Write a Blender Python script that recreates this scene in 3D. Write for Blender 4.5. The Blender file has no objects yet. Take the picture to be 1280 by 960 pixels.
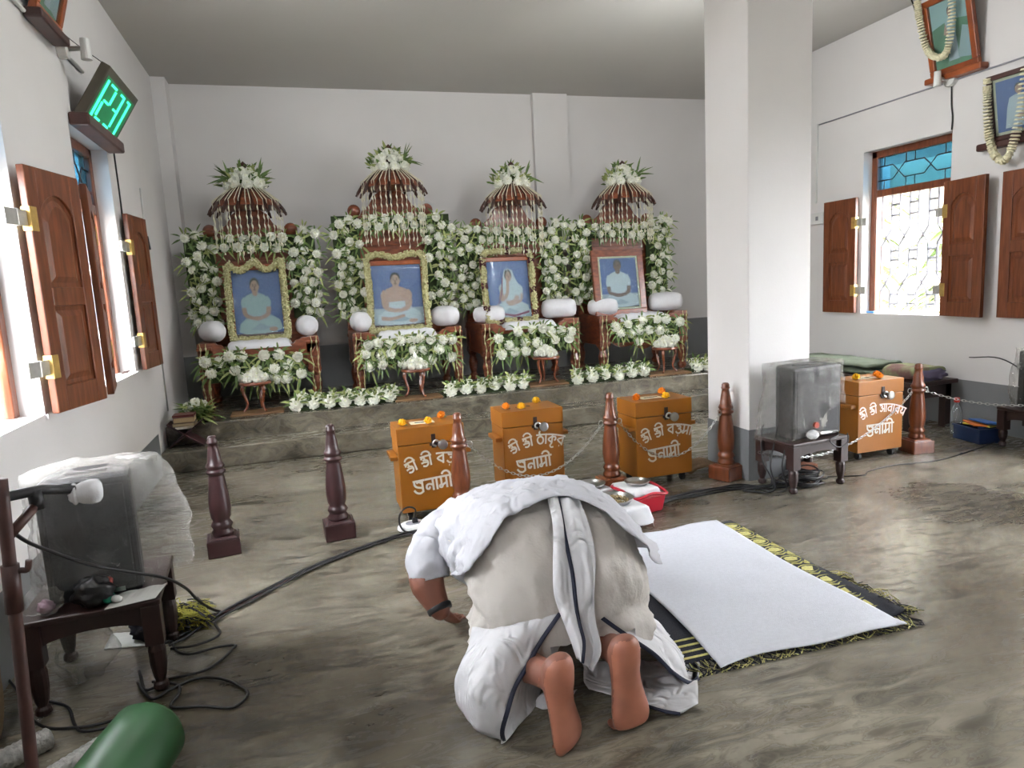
import bpy, bmesh, math, random
from mathutils import Vector as V, Matrix, noise as mnoise
rnd = random.Random(7)
SC = bpy.context.scene
COL = SC.collection
PI = math.pi

# ------------------------------------------------------------------ camera
R_ROW = ((0.9539356, -0.29542429, -0.05226243), (-0.09214687, -0.12273515, -0.98815233), (0.28550976, 0.94744951, -0.14430386))
FPX = 862.15
CAM = V((0, 0, 1.4))
cam_d = bpy.data.cameras.new('camera')
cam_d.sensor_fit = 'HORIZONTAL'; cam_d.sensor_width = 36.0
cam_d.lens = FPX / 1280 * 36.0
cam_d.clip_start = 0.05; cam_d.clip_end = 200
cam_o = bpy.data.objects.new('camera', cam_d); COL.objects.link(cam_o)
mr = Matrix((R_ROW[0], [-v for v in R_ROW[1]], [-v for v in R_ROW[2]])).transposed()
cam_o.matrix_world = Matrix.Translation(CAM) @ mr.to_4x4()
SC.camera = cam_o

# ------------------------------------------------------------------ world, exposure, lights
W = bpy.data.worlds.new('overcast_sky'); SC.world = W; W.use_nodes = True
bg = W.node_tree.nodes['Background']
bg.inputs[0].default_value = (0.93, 0.955, 1.0, 1)
bg.inputs[1].default_value = 44.0
SC.view_settings.view_transform = 'Standard'
SC.view_settings.look = 'None'
SC.view_settings.gamma = 1
SC.view_settings.use_curve_mapping = False
SC.view_settings.exposure = 0.2

# ------------------------------------------------------------------ colour + material helpers
def lin(c):
    if isinstance(c, str):
        c = [int(c[i:i+2], 16) / 255 for i in (0, 2, 4)]
    return [x / 12.92 if x <= 0.04045 else ((x + 0.055) / 1.055) ** 2.4 for x in c]
def mat(name, col, rough=.6, metal=0, var=.10, scale=9, bump=0, bscale=60, stretch=(1, 1, 1), col2=None, spec=.5, trans=0, emit=0, sub=0, coat=0, contrast=(.3, .7)):
    m = bpy.data.materials.new(name); m.use_nodes = True
    nt = m.node_tree; N = nt.nodes; L = nt.links
    b = N['Principled BSDF']
    c = lin(col)
    tc = N.new('ShaderNodeTexCoord'); mp = N.new('ShaderNodeMapping'); mp.inputs['Scale'].default_value = stretch
    L.new(tc.outputs['Object'], mp.inputs['Vector'])
    nz = N.new('ShaderNodeTexNoise'); nz.inputs['Scale'].default_value = scale; nz.inputs['Detail'].default_value = 5
    L.new(mp.outputs['Vector'], nz.inputs['Vector'])
    rp = N.new('ShaderNodeValToRGB')
    c2 = lin(col2) if col2 else [x * (1 - var) for x in c]
    c1 = c if col2 else [min(1, x * (1 + var)) for x in c]
    rp.color_ramp.elements[0].color = (*c2, 1); rp.color_ramp.elements[0].position = contrast[0]
    rp.color_ramp.elements[1].color = (*c1, 1); rp.color_ramp.elements[1].position = contrast[1]
    L.new(nz.outputs['Fac'], rp.inputs['Fac']); L.new(rp.outputs['Color'], b.inputs['Base Color'])
    b.inputs['Roughness'].default_value = rough; b.inputs['Metallic'].default_value = metal
    b.inputs['Specular IOR Level'].default_value = spec
    if trans: b.inputs['Transmission Weight'].default_value = trans
    if sub:
        b.inputs['Subsurface Weight'].default_value = sub; b.inputs['Subsurface Radius'].default_value = (.02, .008, .004); b.inputs['Subsurface Scale'].default_value = .5
    if coat: b.inputs['Coat Weight'].default_value = coat; b.inputs['Coat Roughness'].default_value = .15
    if emit:
        L.new(rp.outputs['Color'], b.inputs['Emission Color']); b.inputs['Emission Strength'].default_value = emit
    if bump:
        n2 = N.new('ShaderNodeTexNoise'); n2.inputs['Scale'].default_value = bscale; n2.inputs['Detail'].default_value = 3
        L.new(mp.outputs['Vector'], n2.inputs['Vector'])
        bp = N.new('ShaderNodeBump'); bp.inputs['Strength'].default_value = bump; bp.inputs['Distance'].default_value = .01
        L.new(n2.outputs['Fac'], bp.inputs['Height']); L.new(bp.outputs['Normal'], b.inputs['Normal'])
    return m
def film(name, col, alpha, rough=.15, transl=.35, bump=.0, folds=.0):
    """thin clear or cloudy plastic / cloth: part see-through, part glossy and translucent"""
    m = bpy.data.materials.new(name); m.use_nodes = True
    nt = m.node_tree; N = nt.nodes; L = nt.links
    b = N['Principled BSDF']; out = N['Material Output']
    b.inputs['Base Color'].default_value = (*lin(col), 1); b.inputs['Roughness'].default_value = rough
    tr = N.new('ShaderNodeBsdfTransparent'); tl = N.new('ShaderNodeBsdfTranslucent'); tl.inputs['Color'].default_value = (*lin(col), 1)
    m1 = N.new('ShaderNodeMixShader'); m1.inputs[0].default_value = transl
    m2 = N.new('ShaderNodeMixShader')
    L.new(b.outputs[0], m1.inputs[1]); L.new(tl.outputs[0], m1.inputs[2])
    lw = N.new('ShaderNodeLayerWeight'); lw.inputs['Blend'].default_value = .25
    mr_ = N.new('ShaderNodeMapRange'); mr_.inputs['To Min'].default_value = alpha; mr_.inputs['To Max'].default_value = min(1, alpha + .38)
    L.new(lw.outputs['Facing'], mr_.inputs['Value'])
    n3 = N.new('ShaderNodeTexNoise'); n3.noise_type = 'RIDGED_MULTIFRACTAL'; n3.inputs['Scale'].default_value = 3.2; n3.inputs['Detail'].default_value = 4; n3.inputs['Distortion'].default_value = 1.4
    tc3 = N.new('ShaderNodeTexCoord'); L.new(tc3.outputs['Object'], n3.inputs['Vector'])
    m3 = N.new('ShaderNodeMapRange'); m3.inputs['From Min'].default_value = .12; m3.inputs['From Max'].default_value = .7; m3.inputs['To Max'].default_value = folds; L.new(n3.outputs['Fac'], m3.inputs['Value'])
    ad = N.new('ShaderNodeMath'); ad.operation = 'ADD'; ad.use_clamp = True; L.new(mr_.outputs[0], ad.inputs[0]); L.new(m3.outputs[0], ad.inputs[1]); L.new(ad.outputs[0], m2.inputs[0])
    L.new(tr.outputs[0], m2.inputs[1]); L.new(m1.outputs[0], m2.inputs[2]); L.new(m2.outputs[0], out.inputs['Surface'])
    if bump:
        n2 = N.new('ShaderNodeTexNoise'); n2.inputs['Scale'].default_value = 14; n2.inputs['Detail'].default_value = 4
        tc = N.new('ShaderNodeTexCoord'); L.new(tc.outputs['Object'], n2.inputs['Vector'])
        bp = N.new('ShaderNodeBump'); bp.inputs['Strength'].default_value = bump; bp.inputs['Distance'].default_value = .05
        L.new(n2.outputs['Fac'], bp.inputs['Height']); L.new(bp.outputs['Normal'], b.inputs['Normal'])
    return m
def glass(name, col, amt):
    m = bpy.data.materials.new(name); m.use_nodes = True
    nt = m.node_tree; N = nt.nodes; L = nt.links
    g = N['Principled BSDF']; out = N['Material Output']
    g.inputs['Base Color'].default_value = (*lin(col), 1); g.inputs['Roughness'].default_value = .03
    tr = N.new('ShaderNodeBsdfTransparent'); tr.inputs['Color'].default_value = (*lin(col), 1)
    mx = N.new('ShaderNodeMixShader'); mx.inputs[0].default_value = amt
    L.new(tr.outputs[0], mx.inputs[1]); L.new(g.outputs[0], mx.inputs[2]); L.new(mx.outputs[0], out.inputs['Surface'])
    return m

MT = {}
MT['wall'] = mat('wall_paint', 'dddad8', .75, var=.03, scale=1.3, bump=.05, bscale=90)
MT['wall_r'] = MT['wall']
MT['ceil'] = mat('ceiling_paint', 'b9b7b2', .85, var=.03, scale=.8)
MT['dado'] = mat('grey_dado_paint', '77797b', .5, var=.08, scale=3)
MT['wood'] = mat('teak_wood', '7c4529', .33, scale=5, stretch=(9, 9, 1), col2='52260f', bump=.06, bscale=30)
MT['wood_y'] = mat('teak_wood_side', '7c4529', .33, scale=5, stretch=(9, 1, 9), col2='52260f', bump=.06, bscale=30)
MT['wood_edge'] = mat('pale_teak', 'a06a44', .4, scale=6, stretch=(9, 9, 1), col2='7c4526')
MT['throne'] = mat('carved_throne_wood', '8a4c30', .33, scale=6, stretch=(2, 2, 6), col2='5a2a18', coat=.2)
MT['throne_dk'] = mat('dark_throne_wood', '472317', .4, scale=7, col2='30160d')
MT['frame_or'] = mat('orange_frame_wood', '9a4f24', .35, scale=8, col2='6d3214')
MT['frame_dk'] = mat('dark_frame_wood', '4a2922', .4, scale=8, col2='2f1714')
MT['maroon'] = mat('maroon_painted_wood', '341c1d', .38, var=.2, scale=8)
MT['post_rd'] = mat('varnished_red_brown_wood', '7e4528', .28, scale=6, stretch=(6, 6, 1), col2='562713', coat=.3)
MT['stool'] = mat('dark_brown_stool_wood', '2c1a17', .42, var=.25, scale=9)
MT['steel'] = mat('brushed_steel', 'b9b9b6', .28, 1, var=.05)
MT['strap'] = mat('whitened_steel_strap', 'c9c8c3', .35, .6, var=.12, scale=20)
MT['brass'] = mat('worn_brass', 'c9a862', .4, .6, var=.15, scale=25)
MT['iron'] = mat('grey_painted_iron', '8b8b92', .5, var=.05)
MT['box'] = mat('ochre_painted_tin', '935910', .42, var=.07, scale=4)
MT['box_slot'] = mat('slot_label_paper', 'd8cdb0', .7, var=.05)
MT['white_paint'] = mat('white_lettering_paint', 'cfc9bd', .6, var=.04)
MT['pink_paint'] = mat('pinkish_lettering_paint', 'e3cfc6', .6, var=.04)
MT['black'] = mat('black_plastic', '17171a', .5, var=.1)
MT['cable'] = mat('black_cable_rubber', '141416', .45, var=.1)
MT['cable_rd'] = mat('dark_red_cable', '3a1414', .45, var=.1)
MT['dark'] = mat('dark_slot', '0b0a0a', .9, var=.0)
MT['white_pl'] = mat('white_plastic', 'd9d9d6', .35, var=.03)
MT['cotton'] = mat('white_cotton', 'd8d8da', .85, var=.03, scale=30, bump=.12, bscale=220)
def add_wrinkles(m, s1=9, st=.5, dist=.02, stretch=(1, 1, .45)):
    nt = m.node_tree; N = nt.nodes; L = nt.links; b = N['Principled BSDF']
    tc = N.new('ShaderNodeTexCoord'); mp = N.new('ShaderNodeMapping'); mp.inputs['Scale'].default_value = stretch; L.new(tc.outputs['Object'], mp.inputs['Vector'])
    n = N.new('ShaderNodeTexNoise'); n.inputs['Scale'].default_value = s1; n.inputs['Detail'].default_value = 4; n.inputs['Distortion'].default_value = 1.6; n.inputs['Roughness'].default_value = .55
    n.noise_type = 'RIDGED_MULTIFRACTAL'
    L.new(mp.outputs[0], n.inputs['Vector'])
    bp = N.new('ShaderNodeBump'); bp.inputs['Strength'].default_value = st; bp.inputs['Distance'].default_value = dist; bp.invert = True
    L.new(n.outputs['Fac'], bp.inputs['Height'])
    old = [l for l in nt.links if l.to_socket == b.inputs['Normal']]
    if old: L.new(old[0].from_socket, bp.inputs['Normal'])
    L.new(bp.outputs['Normal'], b.inputs['Normal'])
    return m
MT['kurta'] = add_wrinkles(mat('white_kurta_cotton', 'b9b9be', .85, var=.03, scale=30, bump=.1, bscale=220), 11, .55, .025)
MT['towel'] = mat('white_terry_towel', 'd3d5dd', .9, var=.04, scale=60, bump=.5, bscale=260)
MT['petal'] = mat('white_petals', 'f6f6ea', .7, var=.03, scale=20)
MT['petal_c'] = mat('greenish_petal_heart', 'e2e4c2', .7, var=.1, scale=30)
MT['bud'] = mat('cream_jasmine_buds', 'd2cda2', .7, var=.2, scale=40, col2='98935e')
MT['bud_lt'] = mat('pale_flower_buds', 'dcd8c0', .7, var=.12, scale=60)
MT['rose_dk'] = mat('dark_red_rose', '4a1220', .7, var=.2, scale=40)
MT['leaf'] = mat('green_leaf', '6b8540', .5, scale=14, col2='40552a')
MT['leaf_lt'] = mat('yellow_green_leaf', 'a8b070', .5, scale=14, col2='7c8a4a')
MT['mari_y'] = mat('yellow_marigold', 'f0bd12', .7, var=.12, scale=60)
MT['mari_o'] = mat('orange_marigold', 'ee8d0b', .7, var=.15, scale=60)
MT['skin'] = mat('brown_skin', '7d4e3d', .5, var=.08, scale=12, sub=.08, bump=.05, bscale=80)
MT['skin_sole'] = mat('pinkish_sole_skin', 'a0664f', .5, var=.10, scale=14, sub=.1)
MT['hair'] = mat('black_hair', '100d0c', .6, var=.2)
MT['navy'] = mat('navy_border', '1f2337', .7, var=.1)
MT['film'] = film('clear_plastic_film', 'd4d2cc', .10, .14, .30, bump=1.0, folds=.34)
MT['film2'] = film('cloudy_plastic_film', 'c4c2ba', .10, .12, .30, bump=1.0, folds=.65)
MT['blue_glass'] = glass('blue_tinted_glass', '5f8798', .12)
MT['clear_glass'] = glass('clear_glass', 'eef4f4', .06)

# ------------------------------------------------------------------ mesh builder
def frame_of(d):
    d = V(d).normalized()
    a = V((0, 0, 1)) if abs(d.z) < .95 else V((1, 0, 0))
    x = a.cross(d).normalized(); return x, d.cross(x), d
def spline(pts, n=6, closed=False):
    P = [V(p) for p in pts]; out = []; m = len(P)
    rng = range(m if closed else m - 1)
    for i in rng:
        p1, p2 = P[i], P[(i + 1) % m]
        p0 = P[i - 1] if (i > 0 or closed) else p1 * 2 - p2
        p3 = P[(i + 2) % m] if (i + 2 < m or closed) else p2 * 2 - p1
        for k in range(n):
            t = k / n
            out.append(.5 * ((2 * p1) + (p2 - p0) * t + (2 * p0 - 5 * p1 + 4 * p2 - p3) * t * t + (3 * p1 - p0 - 3 * p2 + p3) * t ** 3))
    if not closed: out.append(P[-1])
    return out
class MB:
    def __init__(s): s.v = []; s.f = []; s.m = []
    def add(s, vs, fs, mi=0, M=None):
        o = len(s.v)
        s.v += [tuple(M @ V(v)) if M else tuple(v) for v in vs]
        s.f += [tuple(i + o for i in f) for f in fs]; s.m += [mi] * len(fs); return s
    def bb(s, a, b, mi=0, M=None):
        x0, y0, z0 = a; x1, y1, z1 = b
        vs = [(x0, y0, z0), (x1, y0, z0), (x1, y1, z0), (x0, y1, z0), (x0, y0, z1), (x1, y0, z1), (x1, y1, z1), (x0, y1, z1)]
        return s.add(vs, [(0, 3, 2, 1), (4, 5, 6, 7), (0, 1, 5, 4), (1, 2, 6, 5), (2, 3, 7, 6), (3, 0, 4, 7)], mi, M)
    def box(s, c, d, mi=0, M=None):
        return s.bb([c[i] - d[i] / 2 for i in range(3)], [c[i] + d[i] / 2 for i in range(3)], mi, M)
    def taper(s, c0, d0, c1, d1, mi=0, M=None):
        vs = []
        for c, d in ((c0, d0), (c1, d1)):
            vs += [(c[0] - d[0] / 2, c[1] - d[1] / 2, c[2]), (c[0] + d[0] / 2, c[1] - d[1] / 2, c[2]), (c[0] + d[0] / 2, c[1] + d[1] / 2, c[2]), (c[0] - d[0] / 2, c[1] + d[1] / 2, c[2])]
        return s.add(vs, [(0, 3, 2, 1), (4, 5, 6, 7), (0, 1, 5, 4), (1, 2, 6, 5), (2, 3, 7, 6), (3, 0, 4, 7)], mi, M)
    def tube(s, pts, r, n=6, mi=0, closed=False, cap=True):
        P = [V(p) for p in pts]; m = len(P)
        if m < 2: return s
        rr = r if isinstance(r, (list, tuple)) else [r] * m
        o = len(s.v); x = None
        for i in range(m):
            if closed: d = P[(i + 1) % m] - P[i - 1]
            else: d = P[min(i + 1, m - 1)] - P[max(i - 1, 0)]
            if d.length < 1e-9: d = V((0, 0, 1))
            d.normalize()
            if x is None: x, y, _ = frame_of(d)
            else:
                x = (x - d * x.dot(d))
                if x.length < 1e-6: x, y, _ = frame_of(d)
                x.normalize(); y = d.cross(x)
            for k in range(n):
                a = 2 * PI * k / n
                s.v.append(tuple(P[i] + (x * math.cos(a) + y * math.sin(a)) * rr[i]))
        seg = m if closed else m - 1
        for i in range(seg):
            for k in range(n):
                a = o + i * n + k; b = o + i * n + (k + 1) % n; j = (i + 1) % m
                s.f.append((a, b, o + j * n + (k + 1) % n, o + j * n + k)); s.m.append(mi)
        if cap and not closed:
            s.f.append(tuple(o + k for k in range(n))[::-1]); s.m.append(mi)
            s.f.append(tuple(o + (m - 1) * n + k for k in range(n))); s.m.append(mi)
        return s
    def lathe(s, prof, n=16, o=(0, 0, 0), mi=0, M=None, sx=1, sy=1):
        vs = []; fs = []
        for r, z in prof:
            for k in range(n):
                a = 2 * PI * k / n
                vs.append((o[0] + r * math.cos(a) * sx, o[1] + r * math.sin(a) * sy, o[2] + z))
        for i in range(len(prof) - 1):
            for k in range(n):
                fs.append((i * n + k, i * n + (k + 1) % n, (i + 1) * n + (k + 1) % n, (i + 1) * n + k))
        if prof[0][0] > 1e-4: fs.append(tuple(range(n))[::-1])
        if prof[-1][0] > 1e-4: fs.append(tuple((len(prof) - 1) * n + k for k in range(n)))
        return s.add(vs, fs, mi, M)
    def sphere(s, c, r, n=10, m=6, mi=0, M=None):
        rx, ry, rz = r if isinstance(r, (tuple, list)) else (r, r, r)
        pr = [(max(1e-5, math.sin(PI * i / m)), -math.cos(PI * i / m)) for i in range(m + 1)]
        vs = []; fs = []
        for q, z in pr:
            for k in range(n):
                a = 2 * PI * k / n; vs.append((c[0] + rx * q * math.cos(a), c[1] + ry * q * math.sin(a), c[2] + rz * z))
        for i in range(m):
            for k in range(n): fs.append((i * n + k, i * n + (k + 1) % n, (i + 1) * n + (k + 1) % n, (i + 1) * n + k))
        return s.add(vs, fs, mi, M)
    def prism(s, poly, y0, y1, mi=0, M=None, axis='y'):
        """polygon in (x,z), extruded from y0 to y1 (axis y) / (y,z) along x / (x,y) along z"""
        def P(a, b, t): return (a, t, b) if axis == 'y' else ((t, a, b) if axis == 'x' else (a, b, t))
        n = len(poly)
        vs = [P(a, b, y0) for a, b in poly] + [P(a, b, y1) for a, b in poly]
        fs = [tuple(range(n)), tuple(range(2 * n - 1, n - 1, -1))] + [(i, i + n, (i + 1) % n + n, (i + 1) % n) for i in range(n)]
        return s.add(vs, fs, mi, M)
    def grid(s, rows, mi=0, wrap=False):
        h = len(rows); w = len(rows[0]); o = len(s.v)
        for r in rows: s.v += [tuple(p) for p in r]
        for i in range(h - 1):
            for j in range(w if wrap else w - 1):
                s.f.append((o + i * w + j, o + i * w + (j + 1) % w, o + (i + 1) * w + (j + 1) % w, o + (i + 1) * w + j))
                s.m.append(mi(i, j) if callable(mi) else mi)
        return s
    def mesh(s, name, mats, smooth=False):
        me = bpy.data.meshes.new(name); me.from_pydata(s.v, [], s.f); 
        for m in (mats if isinstance(mats, (list, tuple)) else [mats]): me.materials.append(m)
        me.polygons.foreach_set('material_index', s.m)
        if smooth: me.polygons.foreach_set('use_smooth', [True] * len(s.f))
        bm = bmesh.new(); bm.from_mesh(me); bmesh.ops.recalc_face_normals(bm, faces=bm.faces); bm.to_mesh(me); bm.free()
        me.update(); return me

def tag(o, label=None, cat=None, group=None, kind=None):
    if label: o['label'] = label
    if cat: o['category'] = cat
    if group: o['group'] = group
    if kind: o['kind'] = kind
    return o
def link(o, parent=None):
    COL.objects.link(o)
    if parent is not None: o.parent = parent
    return o
def obj(name, mb, mats, parent=None, smooth=False, loc=None, rot=None, bevel=0, solid=0, subd=0):
    me = mb if isinstance(mb, bpy.types.Mesh) else mb.mesh(name, mats, smooth)
    o = link(bpy.data.objects.new(name, me), parent)
    if loc: o.location = loc
    if rot: o.rotation_euler = rot
    if solid: md = o.modifiers.new('thickness', 'SOLIDIFY'); md.thickness = solid; md.offset = 0
    if bevel: md = o.modifiers.new('bevel', 'BEVEL'); md.width = bevel; md.segments = 2; md.limit_method = 'ANGLE'; md.angle_limit = .7
    if subd: md = o.modifiers.new('sub', 'SUBSURF'); md.levels = subd; md.render_levels = subd
    return o
def empty(name, loc=(0, 0, 0), rz=0, label=None, cat=None, group=None):
    o = bpy.data.objects.new(name, None); o.empty_display_size = .1; link(o)
    o.location = loc; o.rotation_euler = (0, 0, rz)
    return tag(o, label, cat, group)
def copy_tree(src, parent=None):
    c = src.copy(); COL.objects.link(c)
    if parent is not None: c.parent = parent
    for ch in list(src.children): copy_tree(ch, c)
    return c
def struct(name, mb, mats, parent=None, **k):
    o = obj(name, mb, mats, parent, **k)
    if parent is None: o['kind'] = 'structure'
    return o
def jit(p, a): return V(p) + V((rnd.uniform(-a, a), rnd.uniform(-a, a), rnd.uniform(-a, a)))
# ================================================================== ROOM
XL, XR, YB, YF, ZC = -1.18, 5.28, 8.05, -3.6, 3.586
TH = .24
def wall_x(x0, x1, y0, y1, z0, z1, holes):
    mb = MB()
    ys = sorted({y0, y1, *[h[0] for h in holes], *[h[1] for h in holes]}); zs = sorted({z0, z1, *[h[2] for h in holes], *[h[3] for h in holes]})
    for a, b in zip(ys, ys[1:]):
        for c, d in zip(zs, zs[1:]):
            if any(h[0] <= (a + b) / 2 <= h[1] and h[2] <= (c + d) / 2 <= h[3] for h in holes): continue
            mb.bb((x0, a, c), (x1, b, d))
    return mb
HL = [(4.76, 5.62, .905, 2.47), (2.70, 3.70, .905, 2.60), (-1.3, -.35, .905, 2.47)]
HR = [(4.57, 5.51, .93, 2.455), (2.65, 3.60, .93, 2.455), (1.72, 2.35, 0, 2.4)]
struct('wall_left', wall_x(XL - TH, XL, YF, YB + TH, 0, ZC, HL), MT['wall'])
struct('wall_right', wall_x(XR, XR + TH, YF, YB + TH, 0, ZC, HR), MT['wall'])
struct('wall_back', MB().bb((XL, YB, 0), (XR, YB + TH, ZC)), MT['wall'])
mbf = MB(); 
for a, b, c, d in ((XL, XR, 0, ZC),): mbf.bb((a, YF - TH, c), (b, YF, d))
struct('wall_front', mbf, MT['wall'])
struct('ceiling', MB().bb((XL - TH, YF - TH, ZC), (XR + TH, YB + TH, ZC + .15)), MT['ceil'])

# floor: polished grey cement, blotched and worn
mf = bpy.data.materials.new('polished_cement_floor'); mf.use_nodes = True
nt = mf.node_tree; N = nt.nodes; L = nt.links; b = N['Principled BSDF']
tc = N.new('ShaderNodeTexCoord')
def nz(scale, detail, dist=0, st=(1, 1, 1)):
    mp = N.new('ShaderNodeMapping'); mp.inputs['Scale'].default_value = st; L.new(tc.outputs['Object'], mp.inputs['Vector'])
    n = N.new('ShaderNodeTexNoise'); n.inputs['Scale'].default_value = scale; n.inputs['Detail'].default_value = detail; n.inputs['Distortion'].default_value = dist
    n.inputs['Roughness'].default_value = .62
    L.new(mp.outputs['Vector'], n.inputs['Vector']); return n
def ramp(src, stops):
    r = N.new('ShaderNodeValToRGB'); e = r.color_ramp.elements
    for i, (p, c) in enumerate(stops):
        if i >= 2: e.new(p)
        e[i].position = p; e[i].color = (*(lin(c) if isinstance(c, str) else (c, c, c)), 1)
    L.new(src, r.inputs['Fac']); return r
n1 = nz(2.3, 8, .7, (.75, 1.7, 1)); r1 = ramp(n1.outputs['Fac'], ((.35, '39342a'), (.45, '5e584a'), (.55, '7c7566'), (.66, '9d9686')))
n2 = nz(9, 7, 1.2, (.6, 2.2, 1)); r2 = ramp(n2.outputs['Fac'], ((.38, '3c372d'), (.57, '9b9586')))
n3 = nz(.8, 6, .6); r3 = ramp(n3.outputs['Fac'], ((.40, .0), (.66, 1.0)))
mx = N.new('ShaderNodeMix'); mx.data_type = 'RGBA'; mx.blend_type = 'MIX'; mx.inputs[0].default_value = .55
L.new(r1.outputs[0], mx.inputs[6]); L.new(r2.outputs[0], mx.inputs[7])
m2 = N.new('ShaderNodeMix'); m2.data_type = 'RGBA'; m2.blend_type = 'MULTIPLY'; 
sc = N.new('ShaderNodeMath'); sc.operation = 'MULTIPLY'; sc.inputs[1].default_value = .8; L.new(r3.outputs[0], sc.inputs[0]); L.new(sc.outputs[0], m2.inputs[0])
L.new(mx.outputs[2], m2.inputs[6]); m2.inputs[7].default_value = (*lin('958f84'), 1)
# a few old dark damp stains with ragged edges
prev = m2.outputs[2]
geo_ = N.new('ShaderNodeNewGeometry')
for (sx_, sy_, sr_) in ((-.22, 2.42, .36), (.30, 2.12, .20), (1.9, 2.7, .0), (3.6, 2.9, .28), (4.2, 2.2, .22)):
    if sr_ == 0: continue
    vs = N.new('ShaderNodeVectorMath'); vs.operation = 'DISTANCE'; vs.inputs[1].default_value = (sx_, sy_, 0); L.new(geo_.outputs['Position'], vs.inputs[0])
    ad = N.new('ShaderNodeMath'); ad.operation = 'MULTIPLY_ADD'; ad.inputs[1].default_value = -1.1; L.new(n1.outputs['Fac'], ad.inputs[0]); L.new(vs.outputs['Value'], ad.inputs[2])
    mr2 = N.new('ShaderNodeMapRange'); mr2.inputs['From Min'].default_value = sr_ - .55; mr2.inputs['From Max'].default_value = sr_ - .40; mr2.inputs['To Min'].default_value = .75; mr2.inputs['To Max'].default_value = 0; L.new(ad.outputs[0], mr2.inputs['Value'])
    mm = N.new('ShaderNodeMix'); mm.data_type = 'RGBA'; mm.blend_type = 'MULTIPLY'; L.new(mr2.outputs[0], mm.inputs[0]); L.new(prev, mm.inputs[6]); mm.inputs[7].default_value = (*lin('8d8474'), 1); prev = mm.outputs[2]
L.new(prev, b.inputs['Base Color'])
rr = ramp(n2.outputs['Fac'], ((.3, .36), (.7, .16))); L.new(rr.outputs[0], b.inputs['Roughness'])
bp = N.new('ShaderNodeBump'); bp.inputs['Strength'].default_value = .12; bp.inputs['Distance'].default_value = .01
L.new(n1.outputs['Fac'], bp.inputs['Height']); L.new(bp.outputs['Normal'], b.inputs['Normal'])
MT['floor'] = mf
struct('floor', MB().bb((XL - TH, YF - TH, -.12), (XR + TH, YB + TH, 0)), mf)

# two-step platform along the back wall
PZ, PY = .34, 6.42
pl = struct('platform', MB().bb((XL, PY, 0), (XR, YB, PZ)), mf, bevel=.012)
struct('platform_step', MB().bb((XL, 6.10, 0), (XR, PY, .175)), mf, bevel=.012)

# grey dado band painted round the base of the walls (thin skim)
struct('baseboard_left', MB().bb((XL, YF, 0), (XL + .004, 6.10, .34)), MT['dado'])
struct('baseboard_right', MB().bb((XR - .004, YF, 0), (XR, 1.72, .40)).bb((XR - .004, 2.35, 0), (XR, 6.10, .40)), MT['dado'])
struct('baseboard_back', MB().bb((XL, YB - .004, PZ), (XR, YB, .82)), MT['dado'])
# pilasters
struct('trim_1', MB().bb((2.84, YB - .07, PZ), (3.27, YB, ZC)), MT['wall'])
struct('trim_2', MB().bb((XL, YB - .24, PZ), (XL + .13, YB, ZC)), MT['wall'])
struct('trim_3', MB().bb((XL, YB - .245, PZ), (XL + .134, YB, .82)).bb((2.836, YB - .074, PZ), (3.274, YB, .82)), MT['dado'])
# pillar
struct('pillar', MB().bb((2.79, 3.85, 0), (3.27, 4.33, ZC)), MT['wall'], bevel=.006)
struct('trim_4', MB().bb((2.786, 3.846, 0), (3.274, 4.334, .35)), MT['dado'])
# shallow pilaster left of the near shutter (face towards the room)
struct('trim_5', MB().bb((XL, 3.70, .88), (XL + .012, 4.76, .905)).bb((XL, 4.76, .885), (XL + .02, 5.64, .905)), MT['wall'])

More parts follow.
